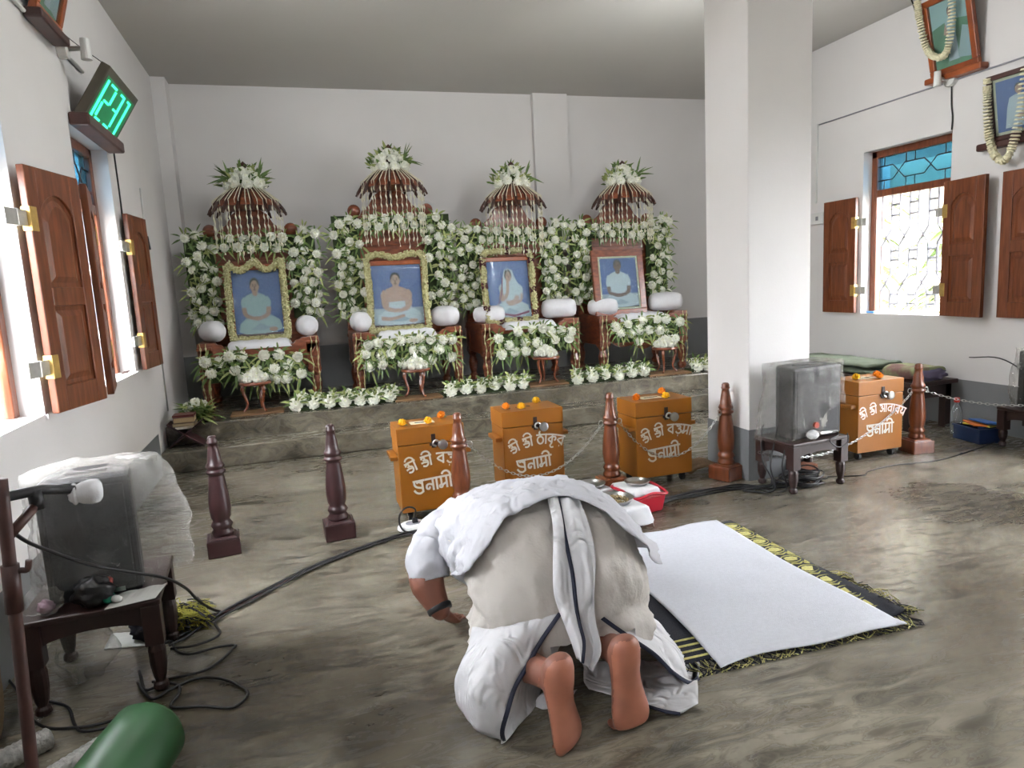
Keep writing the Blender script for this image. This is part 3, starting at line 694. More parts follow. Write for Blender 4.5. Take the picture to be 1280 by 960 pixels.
# ------------------------------------------------------------------ portraits (generic printed figures)
SKN = mat('print_skin', 'bd9080', .5, var=.02); SKD = mat('print_skin_dark', '6d4c40', .5, var=.02)
PBLUE = mat('print_blue', '46609f', .45, var=.06, scale=2); PSH = mat('print_pale_blue_cloth', 'a9bcc0', .5, var=.05); PWH = mat('print_white_cloth', 'c6cbd6', .5, var=.05, scale=14)
PHR = mat('print_hair', '1d1a1c', .5, var=.02); PGR = mat('print_grey_sheet', 'a7b0bd', .5, var=.06); PRD = mat('print_red_border', '86355a', .5, var=.04); PBR = mat('print_brown_band', '5a3338', .5)
PSK2 = mat('print_fold', '9aa6b4', .5, var=.04)
def figure(kind, w, h):
    mats = [PBLUE, PSH, PWH, SKN, PHR, PGR, PRD, PBR, SKD, PSK2]
    mb = MB(); lay = [0]
    def poly(p, mi):
        lay[0] += 1; y = -.00015 * lay[0]
        o = len(mb.v); mb.v += [((a - .5) * w, y, b_ * h) for a, b_ in p]; mb.f.append(tuple(range(o, o + len(p)))); mb.m.append(mi)
    def ell(cx, cy, rx, ry, mi, n=18): poly([(cx + rx * math.cos(2 * PI * i / n), cy + ry * math.sin(2 * PI * i / n)) for i in range(n)], mi)
    def limb(pts, wd, mi):
        P = spline([(a, 0, b_) for a, b_ in pts], 4); L_ = []; R_ = []
        for i, p in enumerate(P):
            d = P[min(i + 1, len(P) - 1)] - P[max(i - 1, 0)]; d = V((d.x * w, 0, d.z * h)).normalized(); ww = wd * (1 - .35 * i / len(P)); n_ = V((-d.z / w, 0, d.x / h)) * ww * w
            L_.append((p.x + n_.x, p.z + n_.z)); R_.append((p.x - n_.x, p.z - n_.z))
        for i in range(len(P) - 1): poly([L_[i], L_[i + 1], R_[i + 1], R_[i]], mi)
    poly([(0, 0), (1, 0), (1, 1), (0, 1)], 0)
    sk = 8 if kind == 4 else 3; cl = {1: 1, 2: 2, 3: 2, 4: 2}[kind]
    cx, hy = {1: (.46, .75), 2: (.48, .75), 3: (.53, .74), 4: (.48, .81)}[kind]
    if kind == 2: poly([(0, 0), (1, 0), (1, .31), (0, .31)], 5); poly([(0, 0), (1, 0), (1, .05), (0, .05)], 7)
    if kind == 3: poly([(.02, 0), (.98, 0), (1, .16), (.02, .18)], 5)
    if kind == 4: poly([(0, 0), (1, 0), (1, .30), (0, .30)], 5); poly([(.1, .02), (1, .02), (1, .06), (.1, .05)], 4)
    if kind == 1: poly([(0, 0), (1, 0), (1, .05), (0, .05)], 7)
    # crossed legs
    poly([(.06, .08), (.10, .20), (.25, .29), (.50, .25), (.75, .32), (.93, .24), (.98, .10), (.80, .05), (.5, .04), (.2, .04)], cl)
    poly([(.30, .10), (.50, .20), (.72, .13), (.60, .09)], 9)
    if kind in (1, 2): ell(.78, .10, .09, .035, 3); 
    if kind == 2: limb([(.15, .16), (.35, .14), (.62, .19)], .04, 3)
    # torso
    t = .74 if kind != 4 else .80
    body = 3 if kind == 2 else cl
    poly([(cx - .20, .26), (cx - .22, .45), (cx - .245, .55), (cx - .235, hy - .17), (cx - .19, hy - .13), (cx - .06, hy - .09), (cx + .06, hy - .09), (cx + .19, hy - .13), (cx + .235, hy - .17), (cx + .25, .55), (cx + .21, .45), (cx + .20, .26)], body)
    if kind == 2: poly([(cx - .17, .24), (cx - .16, .41), (cx + .16, .42), (cx + .18, .24)], 2)
    # arms to folded hands
    slv = body
    for sx in (-1, 1):
        if kind == 3 and sx == -1:
            limb([(cx - .14, .56), (cx - .19, .42), (cx - .20, .34), (cx - .10, .46), (cx - .05, .64)], .05, 3); continue
        limb([(cx + sx * .20, hy - .17), (cx + sx * .26, .52), (cx + sx * .25, .43)], .062, slv)
        limb([(cx + sx * .26, .44), (cx + sx * .23, .33), (cx + sx * .10, .28), (cx + sx * .01, .26)], .05, sk)
    ell(cx, .27, .07, .035, sk)
    # neck, head, hair, features
    poly([(cx - .055, hy - .12), (cx - .05, hy), (cx + .05, hy), (cx + .055, hy - .12), (cx, hy - .15)], sk)
    if kind == 3:
        poly([(cx - .16, hy - .30), (cx - .13, hy), (cx - .09, hy + .11), (cx, hy + .135), (cx + .10, hy + .10), (cx + .13, hy), (cx + .26, hy - .20), (cx + .24, hy - .42)], 2)
        ell(cx - .01, hy + .02, .085, .10, 4)
        poly([(.10, .07), (.30, .13), (.6, .08), (.95, .14), (.95, .10), (.6, .04), (.30, .09), (.10, .03)], 6)
        limb([(cx - .14, hy - .02), (cx - .20, .42), (.2, .2)], .012, 6)
        limb([(cx - .18, .34), (cx - .06, .45), (cx - .03, hy - .07)], .045, 3)
        limb([(cx + .18, .40), (cx + .08, .31), (cx - .1, .30)], .05, 3)
        ell(cx - .005, hy - .005, .065, .085, 3)
    else:
        ell(cx, hy + .035, .10, .10, 4); ell(cx, hy - .005, .083, .10, sk)
        for sx in (-1, 1): ell(cx + sx * .086, hy - .005, .012, .026, sk, 8)
    for sx in (-1, 1): ell(cx + sx * .032, hy + .012, .016, .008, 4, 8); poly([(cx + sx * .012, hy + .03), (cx + sx * .052, hy + .033), (cx + sx * .052, hy + .042), (cx + sx * .012, hy + .039)], 4)
    poly([(cx - .006, hy + .01), (cx + .006, hy + .01), (cx + .016, hy - .025), (cx - .016, hy - .025)], 8)
    if kind in (1, 2): poly([(cx - .045, hy - .052), (cx, hy - .03), (cx + .045, hy - .052), (cx, hy - .048)], 4)
    poly([(cx - .022, hy - .058), (cx + .022, hy - .058), (cx, hy - .066)], 7)
    return mb, mats
def portrait(kind, x, y, z, w, h, fw, lean, rz, label, matf, frame_mat, mat_in=0, group='seated portraits on the thrones'):
    root = empty('framed_portrait', (x, y, z), rz, label, 'portrait', group)
    root.rotation_euler = (-lean, 0, rz)
    W2, H2 = w + 2 * fw, h + 2 * fw
    mb = MB(); a = W2 / 2; p = .022
    mb.bb((-a, -p, 0), (a, p, fw)).bb((-a, -p, H2 - fw), (a, p, H2)).bb((-a, -p, fw), (-a + fw, p, H2 - fw)).bb((a - fw, -p, fw), (a, p, H2 - fw))
    obj('frame', mb, frame_mat, root, bevel=.006)
    obj('backing_board', MB().bb((-a + .01, .0, .01), (a - .01, .012, H2 - .01)), MT['frame_dk'], root)
    if mat_in:
        mm = MB(); i0 = w / 2; q = mat_in
        mm.bb((-i0, -.016, fw), (i0, -.012, fw + q)).bb((-i0, -.016, fw + h - q), (i0, -.012, fw + h)).bb((-i0, -.016, fw + q), (-i0 + q, -.012, fw + h - q)).bb((i0 - q, -.016, fw + q), (i0, -.012, fw + h - q))
        o = obj('cream_fillet', mm, mat('cream_fillet', 'd8cfae', .6), root)
    fb, ms = figure(kind, w, h)
    pr_ = obj('printed_picture', fb, ms, root, loc=(0, -.004, fw))
    obj('glass_pane', MB().bb((-w / 2, -.0195, fw), (w / 2, -.018, fw + h)), MT['clear_glass'], root)
    return root
def garland(path, r, name, label, loc, rot, mats, n_per=420, red=None, closed=False):
    """thick rope of tiny buds along a path (local x,z), petals sticking out all round"""
    P = spline([(a, 0, c) for a, c in path], 8, closed); mb = MB()
    L_ = [0]
    for a, b_ in zip(P, P[1:]): L_.append(L_[-1] + (b_ - a).length)
    tot = L_[-1]; n = int(n_per * tot)
    mb.tube(P, r * .62, 6)
    for i in range(n):
        s_ = tot * (i + rnd.random()) / n; k = max(j for j in range(len(L_)) if L_[j] <= s_); k = min(k, len(P) - 2)
        t = (s_ - L_[k]) / max(1e-6, L_[k + 1] - L_[k]); c = P[k].lerp(P[k + 1], t); d = (P[k + 1] - P[k]).normalized()
        x_, y_, _ = frame_of(d); a = rnd.uniform(0, 2 * PI); e = x_ * math.cos(a) + y_ * math.sin(a); s2 = d
        tip = c + e * r * rnd.uniform(.85, 1.15) + d * rnd.uniform(-.006, .006); q = r * .26
        mi = 0
        if red: mi = 1 if any(abs(s_ / tot - f) < red[1] for f in red[0]) else 0
        b0 = c + e * r * .35
        s3 = e.cross(d)
        mb.add([b0 + s2 * q * .5 + s3 * q * .5, b0 - s2 * q * .5 + s3 * q * .5, b0 - s3 * q, tip + s2 * q + s3 * q, tip - s2 * q + s3 * q, tip - s3 * q * 1.2], [(0, 1, 4, 3), (1, 2, 5, 4), (2, 0, 3, 5), (3, 4, 5)], mi)
    o = obj(name, mb, mats, loc=loc); o.rotation_euler = rot
    return o

NUM = ['the leftmost throne', 'the second throne, the tallest', 'the third throne', 'the rightmost throne']
bpy_backing = mat('dark_green_backing', '2c3a1c', .9)  # dark green sheet behind the flowers, fills the gaps between them
BL = [('flattened', 'rounder')]
PORT = [(1, -.37, .44, .645, 'portrait of a seated man in a pale blue vest, on the leftmost throne'), (2, .985, .515, .64, 'portrait of a seated bare-chested man with crossed legs, on the tallest throne'),
        (3, 2.18, .49, .63, 'portrait of a seated woman in a white sari, on the third throne'), (4, 3.50, .50, .60, 'portrait of a seated man in a white shirt with cream fillet, on the rightmost throne')]
for i, (x, rise, wd, nm) in enumerate(TH):
    throne(x, rise, ['carved brown throne, leftmost of the four, nearest the left wall', 'carved brown throne, second from left and tallest, with the bare-chested man portrait', 'carved brown throne, third from left, with the sari portrait', 'carved brown throne, rightmost, beside the white pillar'][i], wd)
    cushion(x, wd - .50, 'flat white cushion on the seat of ' + NUM[i])
    arch(x, rise, 'arch of white chrysanthemums and green leaves framing the back of ' + NUM[i])
    crown(x, rise, 'bunch of white flowers on top of the dome of ' + NUM[i], [((-1, 9), (1, 5)), ((1, 6),), ((1, 4),), ((1, 4),)][i])
    strings(x, rise, [1.74, 1.80, 1.66, 1.72][i], 'hanging strings of pale buds under the dome of ' + NUM[i])
    seat_bunch(x, 'swag of white flowers and leaves across the seat front of ' + NUM[i], [-.45, -.42, -.40, -.36][i], [.34, .42, .40, .40][i], [-.02, .02, .02, 0.05][i])
    zb = PZ + .655
    if i == 0:
        bolster(x - .42, 7.17, zb + .098, .10, .26, .6, 'small white bolster on the left arm of ' + NUM[i]); bolster(x + .45, 7.18, zb + .098, .10, .21, .3, 'small white bolster on the right arm of ' + NUM[i])
    elif i == 1:
        bolster(x - .44, 7.17, zb + .098, .10, .23, .3, 'small white bolster on the left arm of ' + NUM[i]); bolster(x + .43, 7.17, zb + .103, .105, .29, .8, 'small white bolster on the right arm of ' + NUM[i])
    else:
        bolster(x - .40, 7.17, zb + .088, .09, .33, 1.2, 'long white bolster on the left arm of ' + NUM[i]); bolster(x + .42, 7.22, zb + .103, .105, .38, 1.25, 'long white bolster on the right arm of ' + NUM[i])
    k, px, w, h, lb = PORT[i]
    portrait(k, px + (.0 if i else -.0), 7.15, PZ + .628, w, h, [.05, .045, .045, .075][i], .13, [.0, -.02, .03, .05][i], lb, None, [MT['frame_or'], MT['frame_or'], MT['frame_or'], MT['throne']][i], .02 if i == 3 else 0)
# bud garlands round three of the portraits
def pgar(i, path, r, label, red=None, npm=520):
    k, px, w, h, lb = PORT[i]; rz = [.0, -.02, .03, .05][i]
    o = garland(path, r, 'bud_garland', label, (px, 7.15 - .045, PZ + .635), (-.13, 0, rz), [MT['bud'], MT['rose_dk']] if i == 2 else [MT['bud'], MT['bud']], npm, red)
    return tag(o, label, 'garland', 'bud garlands on the portraits')
w, h = .49, .60
pgar(0, [(-.25, .74), (-.255, .4), (-.25, .04), (-.2, .025), (0, .02), (.2, .025), (.25, .04), (.255, .4), (.25, .74), (.235, .77), (.17, .705), (.09, .69), (.03, .74), (0, .775), (-.05, .735), (-.12, .69), (-.19, .705), (-.243, .765)], .034, 'cream bud garland all round the leftmost portrait, scalloped at the top')
pgar(1, [(-.29, .75), (-.28, .4), (-.29, .03), (-.2, .025), (0, .02), (.2, .025), (.29, .03), (.285, .4), (.29, .75), (.2, .79), (.12, .785), (.0, .755), (-.12, .785), (-.2, .79), (-.285, .76)], .034, 'cream bud garland round the second portrait, with two humps above the frame')
pgar(2, [(-.265, .70), (-.27, .4), (-.26, .06), (-.22, .03), (0, .03), (.22, .03), (.275, .06), (.275, .4), (.275, .72), (.2, .775), (.0, .775), (-.2, .775), (-.265, .73)], .034, 'pale bud garland with dark red roses round the sari portrait', ((.02, .115, .215, .33, .41, .515, .615, .74, .80, .88), .012))
# rows of flowers along the platform edge
floor_row(-.16, .82, 6.60, 'row of white flowers on the platform edge between first and second throne', 7)
floor_row(1.28, 2.16, 6.60, 'row of white flowers on the platform edge between second and third throne', 6)
floor_row(2.60, 3.52, 6.60, 'row of white flowers on the platform edge between third and rightmost throne', 6)
floor_row(4.02, 4.42, 6.62, 'short row of white flowers at the platform edge, half hidden by the pillar', 3)
for (x, y, k, nm, cn) in ((-.44, 6.68, .2, 'first', 0), (1.03, 6.62, .0, 'second', 1), (2.40, 6.70, .5, 'third', 0), (3.74, 6.62, .9, 'rightmost', 0)):
    b_ = board(x, y, .46 if x < 3 else .5, .24, 'thin flat board under the round table of the %s throne' % nm)
    t_ = stand_table(x, y, 'small round three-legged table standing before the %s throne' % nm, k); t_.location.z += .02
    flower_heap(x, y, 'heap of white flowers on the round table before the %s throne' % nm, cn)
# bead strings spiralling down the front posts
for i, (x, rise, wd, nm) in enumerate(TH):
    for sx in (-1, 1):
        mb = MB(); xx = sx * (wd / 2 - .05); P = []; Rr = []
        for j in range(2):
            P = [V((xx + (.03 if j else -.025) + (.004 if j else .007) * math.sin(q * .35 + 3 * j), -.02 - .006 * math.cos(q * .35), .66 - q * .0125)) for q in range(48)]
            mb.tube(P, [.0035 if q % 6 < 4 else .009 for q in range(48)], 5)
        o = obj('bead_string', mb, MT['bud'], loc=(x, 6.95, PZ))
        tag(o, 'gold bud strings down the %s front post of %s' % ('left' if sx < 0 else 'right', ['leftmost throne', 'second throne', 'third throne', 'rightmost throne'][i]), 'flower string', 'bud strings on the throne posts')
# left corner: folding book stand with books and a bunch behind
rt = empty('book_stand', (-1.0, 6.31, .175), .0, 'dark folding cross-legged book stand on the step by the left wall', 'book stand')
for s in (-1, 1): 
    M_ = Matrix.Rotation(s * .92, 4, 'Y')
    obj('leaf_board', MB().box((0, s * .004, .0), (.012, .20, .33), 0, Matrix.Translation((0, 0, .115)) @ M_), MT['maroon'], rt, bevel=.002)
for k, (w_, d_, t_, c_, lb, rz) in enumerate(((.15, .13, .018, 'c9c4b4', 'thin white-edged book, lowest on the book stand', .1), (.17, .15, .030, '9a8a6c', 'thick tan-paged book in the middle of the book stand pile', -.05), (.165, .145, .045, 'a08a66', 'fat brown-paged book second from top on the book stand', .06), (.165, .15, .02, '55211f', 'dark red book on top of the book stand pile', 0))):
    z0 = .175 + .165 + (0, .02, .052, .099)[k]
    bk = empty('book', (-1.0, 6.29, z0), rz, lb, 'book', 'books on the folding stand')
    cm = mat('book_cover_%d' % k, '55211f' if k == 3 else ('d9d6cc' if k == 0 else '5c4634'), .5)
    obj('pages', MB().bb((-w_ / 2 + .004, -d_ / 2 + .004, .003), (w_ / 2 - .002, d_ / 2 - .004, t_ - .003)), mat('book_pages_%d' % k, c_, .8, stretch=(1, 1, 30)), bk)
    obj('cover', MB().bb((-w_ / 2, -d_ / 2, 0), (w_ / 2, d_ / 2, .003)).bb((-w_ / 2, -d_ / 2, t_ - .003), (w_ / 2, d_ / 2, t_)).bb((-w_ / 2, -d_ / 2, 0), (-w_ / 2 + .003, d_ / 2, t_)), cm, bk)
rt = empty('flower_bunch', (-.93, 6.56, PZ), 0, 'bushy bunch of white flowers and green blades behind the book stand', 'potted bunch')
pts = []
for k in range(6):
    p = V((rnd.uniform(-.06, .10), rnd.uniform(-.1, .02), .10 + .10 * rnd.random())); pts.append(p); put_flower(rt, p, .05, (rnd.uniform(-.5, .5), -1, .6))
foliage(rt, [(0, -.04, .05), (-.04, -.05, .08), (.05, -.05, .08)], 150, .20, .011, lambda: V((rnd.uniform(-.8, 1), rnd.uniform(-.9, .1), rnd.uniform(-.1, .9))), .35)
obj('bowl', MB().lathe([(.05, 0), (.08, .01), (.10, .06), (.09, .06), (.0, .05)], 14), MT['stool'], rt)
# ================================================================== DONATION BOXES, BOLLARDS, CHAINS
# painted letters: strokes of the Bengali characters, x right, headline at 1, baseline at 0
def arc(cx, cy, rx, ry, a0, a1, n=8): return [(cx + rx * math.cos(math.radians(a0 + (a1 - a0) * i / n)), cy + ry * math.sin(math.radians(a0 + (a1 - a0) * i / n))) for i in range(n + 1)]
II = lambda x: [[(x, 1.0), (x, .0)], [(x - .10, 1.0), (x + .14, 1.0)], [(x, 1.0), (x - .02, 1.22), (x - .22, 1.42), (x - .5, 1.40), (x - .68, 1.2)]]
GL = {
 'shri': (1.12, [[(.04, .98), (.98, .98)], [(.08, .72), (.20, .90), (.36, .84), (.36, .66), (.20, .60)], [(.36, .62), (.60, .52), (.62, .2), (.40, .02), (.12, .10)], [(.02, .38), (.30, .42), (.62, .36)]] + II(.88)),
 'ba': (.80, [[(0, 1), (.80, 1)], [(.62, 1), (.62, 0)], [(.62, .82), (.10, .50), (.62, .12)]]),
 'rra': (.82, [[(0, 1), (.82, 1)], [(.28, 1), (.28, .80), (.58, .82), (.64, .64), (.40, .54)], [(.40, .54), (.70, .44), (.70, .16), (.40, .04), (.14, .24)], [(.36, -.20), (.44, -.20)]]),
 'ma': (.82, [[(0, 1), (.82, 1)], [(.64, 1), (.64, 0)], [(.20, 1), (.20, .40), (.06, .30), (.06, .14), (.22, .12), (.32, .30), (.64, .46)]]),
 'aa': (.30, [[(-.05, 1), (.30, 1)], [(.14, 1), (.14, 0)]]),
 'da': (.72, [[(0, 1), (.72, 1)], [(.14, 1), (.14, .62), (.44, .70), (.58, .46), (.50, .2), (.62, .0)]]),
 'tha': (.78, [[(0, 1), (.78, 1)], [(.42, 1), (.30, 1.2), (.40, 1.40)]] + [[(.40, .96)] + arc(.38, .44, .30, .38, 80, 430)]),
 'ku': (.92, [[(0, 1), (.92, 1)], [(.46, 1), (.46, .08)], [(.46, .80), (.08, .48), (.46, .16)], [(.46, .72), (.72, .80), (.82, .56), (.70, .38)], [(.46, .08), (.30, -.16), (.46, -.34), (.70, -.28)]]),
 'ra': (.80, [[(0, 1), (.80, 1)], [(.62, 1), (.62, 0)], [(.62, .82), (.10, .50), (.62, .12)], [(.32, -.10), (.40, -.10)]]),
 'pra': (.98, [[(.0, 1), (.98, 1)], [(.76, 1), (.76, 0)], [(.14, 1), (.12, .72), (.30, .50), (.76, .36)], [(.28, .84), (.50, .90), (.76, .74)], [(.76, .06), (.50, -.06), (.22, .04), (.04, .28)]]),
 'na': (.80, [[(0, 1), (.80, 1)], [(.64, 1), (.64, 0)], [(.64, .46), (.34, .58), (.12, .50), (.10, .24), (.28, .18), (.36, .36)]]),
 'mi': (1.22, [[(0, 1), (1.22, 1)], [(.64, 1), (.64, 0)], [(.20, 1), (.20, .40), (.06, .30), (.06, .14), (.22, .12), (.32, .30), (.64, .46)]] + II(.98)),
 'A': (1.10, [[(0, 1), (1.10, 1)], [(.70, 1), (.70, 0)], [(.96, 1), (.96, 0)], [(.10, .80), (.30, .86), (.40, .66), (.22, .54)], [(.36, .60), (.46, .34), (.26, .10), (.06, .26)], [(.46, .36), (.70, .46)]]),
 'ca': (.78, [[(0, 1), (.78, 1)], [(.62, 1), (.62, 0)], [(.62, .70), (.30, .66), (.12, .40), (.30, .16), (.62, .30)]]),
 'ya': (.82, [[(0, 1), (.82, 1)], [(.66, 1), (.66, 0)], [(.12, 1), (.30, .74), (.12, .46), (.34, .20), (.66, .42)]]),
}
def lettering(words, hgt, cx, cz, bend, tilt):
    """flat painted strokes; returns a mesh builder in the plane y = 0 (x, z)"""
    mb = MB(); x = 0; gl = []
    for w in words:
        if w == ' ': x += .28; continue
        adv, st = GL[w]
        for s_ in st: gl.append([(x + a, c) for a, c in s_])
        x += adv + .02
    tot = x
    lay = 0
    for s_ in gl:
        P = spline([(a, 0, c) for a, c in s_], 3) if len(s_) > 2 else [V((a, 0, c)) for a, c in s_]
        if len(P) == 2: P = [P[0].lerp(P[1], t / 6) for t in range(7)]
        q = []
        for p in P:
            u = p.x - tot / 2; ang = -u * bend
            if abs(bend) > 1e-6:
                Rr = 1 / bend; qx = (Rr + p.z) * math.sin(u * bend); qz = (Rr + p.z) * math.cos(u * bend) - Rr
            else: qx, qz = u, p.z
            q.append((qx, qz))
        hw_ = .085; A = []; B = []
        for i in range(len(q)):
            d = V((q[min(i + 1, len(q) - 1)][0] - q[max(i - 1, 0)][0], q[min(i + 1, len(q) - 1)][1] - q[max(i - 1, 0)][1])); d.normalize() if d.length > 0 else None
            A.append((q[i][0] - d.y * hw_, q[i][1] + d.x * hw_)); B.append((q[i][0] + d.y * hw_, q[i][1] - d.x * hw_))
        lay += 1; y = -.0006 - .00003 * (lay % 9)
        ct, st_ = math.cos(tilt), math.sin(tilt)
        T = lambda p: (cx + hgt * (p[0] * ct - p[1] * st_), y, cz + hgt * (p[0] * st_ + p[1] * ct))
        o = len(mb.v); n = len(q)
        mb.v += [T(p) for p in A] + [T(p) for p in B]
        for i in range(n - 1): mb.f.append((o + i, o + i + 1, o + n + i + 1, o + n + i)); mb.m.append(0)
    return mb
def donation_box(x, y, word, label, rz=0, slot='paper', tilt=.05, pink=False, w=.405):
    root = empty('donation_box', (x, y, 0), rz, label, 'donation box', 'ochre donation boxes')
    d, h, z0, zl = .275, .578, .06, .475; hw = w / 2
    mb = MB(); mb.bb((-hw, 0, z0), (hw, d, zl - .002)); obj('body', mb, MT['box'], root, bevel=.004)
    obj('lid', MB().bb((-hw - .003, -.003, zl + .002), (hw + .003, d + .003, h)), MT['box'], root, bevel=.004)
    for sx in (-1, 1):
        hb = MB(); x0 = sx * hw
        hb.bb((min(x0, x0 + sx * .018), .05, .375), (max(x0, x0 + sx * .018), d - .05, .40)); hb.bb((min(x0, x0 + sx * .045), .02, .385), (max(x0, x0 + sx * .045), d - .06, .412))
        obj('handle', hb, MT['box'], root, bevel=.005)
    for sx in (-1, 1):
        for yy in (.05, d - .05):
            c = MB(); c.tube([(sx * (hw - .05) - .011, yy, .026), (sx * (hw - .05) + .011, yy, .026)], .026, 14); c.bb((sx * (hw - .05) - .016, yy - .012, .03), (sx * (hw - .05) + .016, yy + .012, z0))
            obj('caster', c, MT['black'], root)
    # hasp and round padlock
    obj('hasp', MB().bb((.0, -.008, .445), (.026, -.003, .53)).bb((-.012, -.010, .458), (.055, -.004, .476)), MT['stool'], root, bevel=.001)
    lk = MB(); lk.tube([(.066, -.03, .462), (.066, -.012, .462)], .030, 20); lk.tube([(.066, -.034, .462), (.066, -.03, .462)], [.018, .03], 20)
    pk = obj('padlock', lk, MT['steel'], root, bevel=.002); pk['label'] = 'round steel padlock'
    obj('shackle', MB().tube(spline([(.046, -.020, .478), (.03, -.020, .492), (.014, -.018, .487), (.008, -.016, .466), (.027, -.018, .456)], 4), .006, 6), MT['steel'], pk)
    if slot == 'paper':
        obj('slot_label', MB().bb((-.10, .10, h), (.05, .19, h + .0012)), MT['box_slot'], root)
    obj('coin_slot', MB().bb((-.07, .135, h + .0002), (.03, .152, h + .0022)), MT['dark'], root)
    a = lettering(['shri', ' ', 'shri', ' '] + word, .064 if len(word) < 5 else .058, .022, .342, .14, tilt); a2 = lettering(['pra', 'na', 'aa', 'mi'], .074, .0, .182, .0, tilt + .02)
    lt = obj('lettering', a, MT['pink_paint'] if pink else MT['white_paint'], root, loc=(0, 0, 0)); obj('lettering', a2, MT['white_paint'], root)
    return root
donation_box(.69, 4.04, ['ba', 'rra', 'da', 'aa'], 'leftmost ochre donation box, half hidden behind a red-brown post')
donation_box(1.395, 4.20, ['tha', 'aa', 'ku', 'ra'], 'second ochre donation box from the left, behind the bowing man', slot='', w=.415)
donation_box(2.265, 4.04, ['ba', 'rra', 'ma', 'aa'], 'third ochre donation box, nearest the left side of the pillar', w=.415)
donation_box(3.935, 3.90, ['A', 'ca', 'aa', 'ra', 'ya'], 'ochre donation box right of the pillar, behind the wrapped loudspeaker', pink=True, w=.40, tilt=-.02)
def marigold(bx, by, dx, dy, col, where):
    z = .5785
    root = empty('marigold', (bx + dx, by + dy, z), 0, where, 'marigold', 'marigolds on the donation boxes')
    o = link(bpy.data.objects.new('flower_head', MARI[col]), root); o.scale = (.030, .030, .026); o.location = (0, 0, .022)
    o.rotation_euler = (rnd.uniform(-.6, .2), rnd.uniform(-.4, .4), 0)
    obj('stem', MB().tube([(0, 0, .012), (.018, .012, .008), (.034, .02, .004)], .0035, 5), MT['leaf'], root)
for (bx, by, nm, L_) in ((.69, 4.04, 'leftmost donation box', ((-.155, .08, 'mari_y', 'small yellow marigold at the left end of the'), (.0, .06, 'mari_y', 'large yellow marigold at the front of the'), (.11, .20, 'mari_o', 'orange-yellow marigold at the back of the'))),
                        (1.395, 4.20, 'second donation box', ((-.15, .10, 'mari_o', 'orange marigold at the left end of the'), (-.06, .05, 'mari_y', 'yellow marigold at the front of the'), (.10, .21, 'mari_y', 'small yellow marigold at the back right of the'))),
                        (2.265, 4.04, 'third donation box', ((-.16, .08, 'mari_o', 'deep orange marigold at the left end of the'), (.035, .035, 'mari_y', 'bright yellow marigold at the front of the'), (.105, .215, 'mari_o', 'orange marigold at the back right of the'))),
                        (3.935, 3.90, 'donation box right of the pillar', ((-.13, .10, 'mari_y', 'yellow marigold at the left of the'), (.03, .05, 'mari_o', 'front orange marigold on the'), (.075, .12, 'mari_o', 'rear orange marigold on the')))):
    for dx, dy, c, t in L_: marigold(bx, by, dx, dy, c, t + ' ' + nm)

def bollard(x, y, label, m, rz=0, h=.665, chain_rings=()):
    root = empty('bollard', (x, y, 0), rz, label, 'bollard', 'turned wooden bollards')
    obj('base', MB().bb((-.085, -.085, 0), (.085, .085, .095)).taper((0, 0, .095), (.15, .15), (0, 0, .105), (.12, .12)), m, root, bevel=.006)
    pr = [(.045, .10), (.055, .108), (.057, .125), (.048, .14), (.05, .15), (.058, .163), (.05, .18), (.044, .19), (.052, .21), (.057, .26), (.056, .30), (.048, .38), (.040, .44), (.039, .452), (.050, .458), (.052, .472), (.042, .478), (.044, .486), (.050, .496), (.044, .512), (.038, .52), (.034, .56), (.027, .60), (.024, .622), (.028, .626), (.029, .634), (.024, .64), (.026, .652), (.018, .664), (.0, .667)]
    obj('post', MB().lathe([(r, z * h / .667) for r, z in pr], 20), m, root, smooth=True)
    for a in chain_rings:
        obj('ring', MB().tube([(.05 * math.cos(a) + .016 * math.cos(a) * (1 - math.cos(t)), .05 * math.sin(a) + .016 * math.sin(a) * (1 - math.cos(t)), .465 + .018 * math.sin(t)) for t in [2 * PI * k / 12 for k in range(12)]], .0035, 5, closed=True), MT['steel'], root)
    return root
BO = [(-.515, 4.01), (.11, 3.99), (.835, 3.93), (1.885, 4.07), (2.70, 3.98), (4.305, 3.93)]
bollard(*BO[0], 'dark maroon bollard, leftmost, near the wrapped loudspeaker by left wall', MT['maroon'], .1)
bollard(*BO[1], 'dark maroon bollard second from left, standing alone on the bare floor', MT['maroon'], .05)
bollard(*BO[2], 'red-brown bollard in front of the leftmost donation box', MT['post_rd'], .0, chain_rings=(0,))
bollard(*BO[3], 'red-brown bollard between the second and third donation boxes', MT['post_rd'], .0, chain_rings=(0, PI))
bollard(*BO[4], 'red-brown bollard against the left face of the white pillar', MT['post_rd'], .35, chain_rings=(PI, 0))
bollard(*BO[5], 'red-brown bollard at right, beside the donation box right of the pillar', MT['post_rd'], -.15, chain_rings=(PI, 0))
def chain(a, b, sag, label, r=.0020, pitch=.024):
    a = V(a); b = V(b); n = 60; P = [a.lerp(b, i / n) + V((0, 0, -sag * 4 * (i / n) * (1 - i / n))) for i in range(n + 1)]
    S = [0]
    for p, q in zip(P, P[1:]): S.append(S[-1] + (q - p).length)
    m = int(S[-1] / pitch); mb = MB(); k = 0
    for i in range(m):
        s_ = (i + .5) * S[-1] / m
        while S[k + 1] < s_: k += 1
        c = P[k].lerp(P[k + 1], (s_ - S[k]) / (S[k + 1] - S[k])); d = (P[k + 1] - P[k]).normalized(); x_, y_, _ = frame_of(d); e = x_ if i % 2 else y_
        mb.tube([c + d * .018 * math.cos(t) + e * .0075 * math.sin(t) for t in [2 * PI * j / 8 for j in range(8)]], r, 4, closed=True)
    o = obj('chain', mb, MT['steel']); tag(o, label, 'chain', 'steel link chains between the bollards')
ring_z = .455
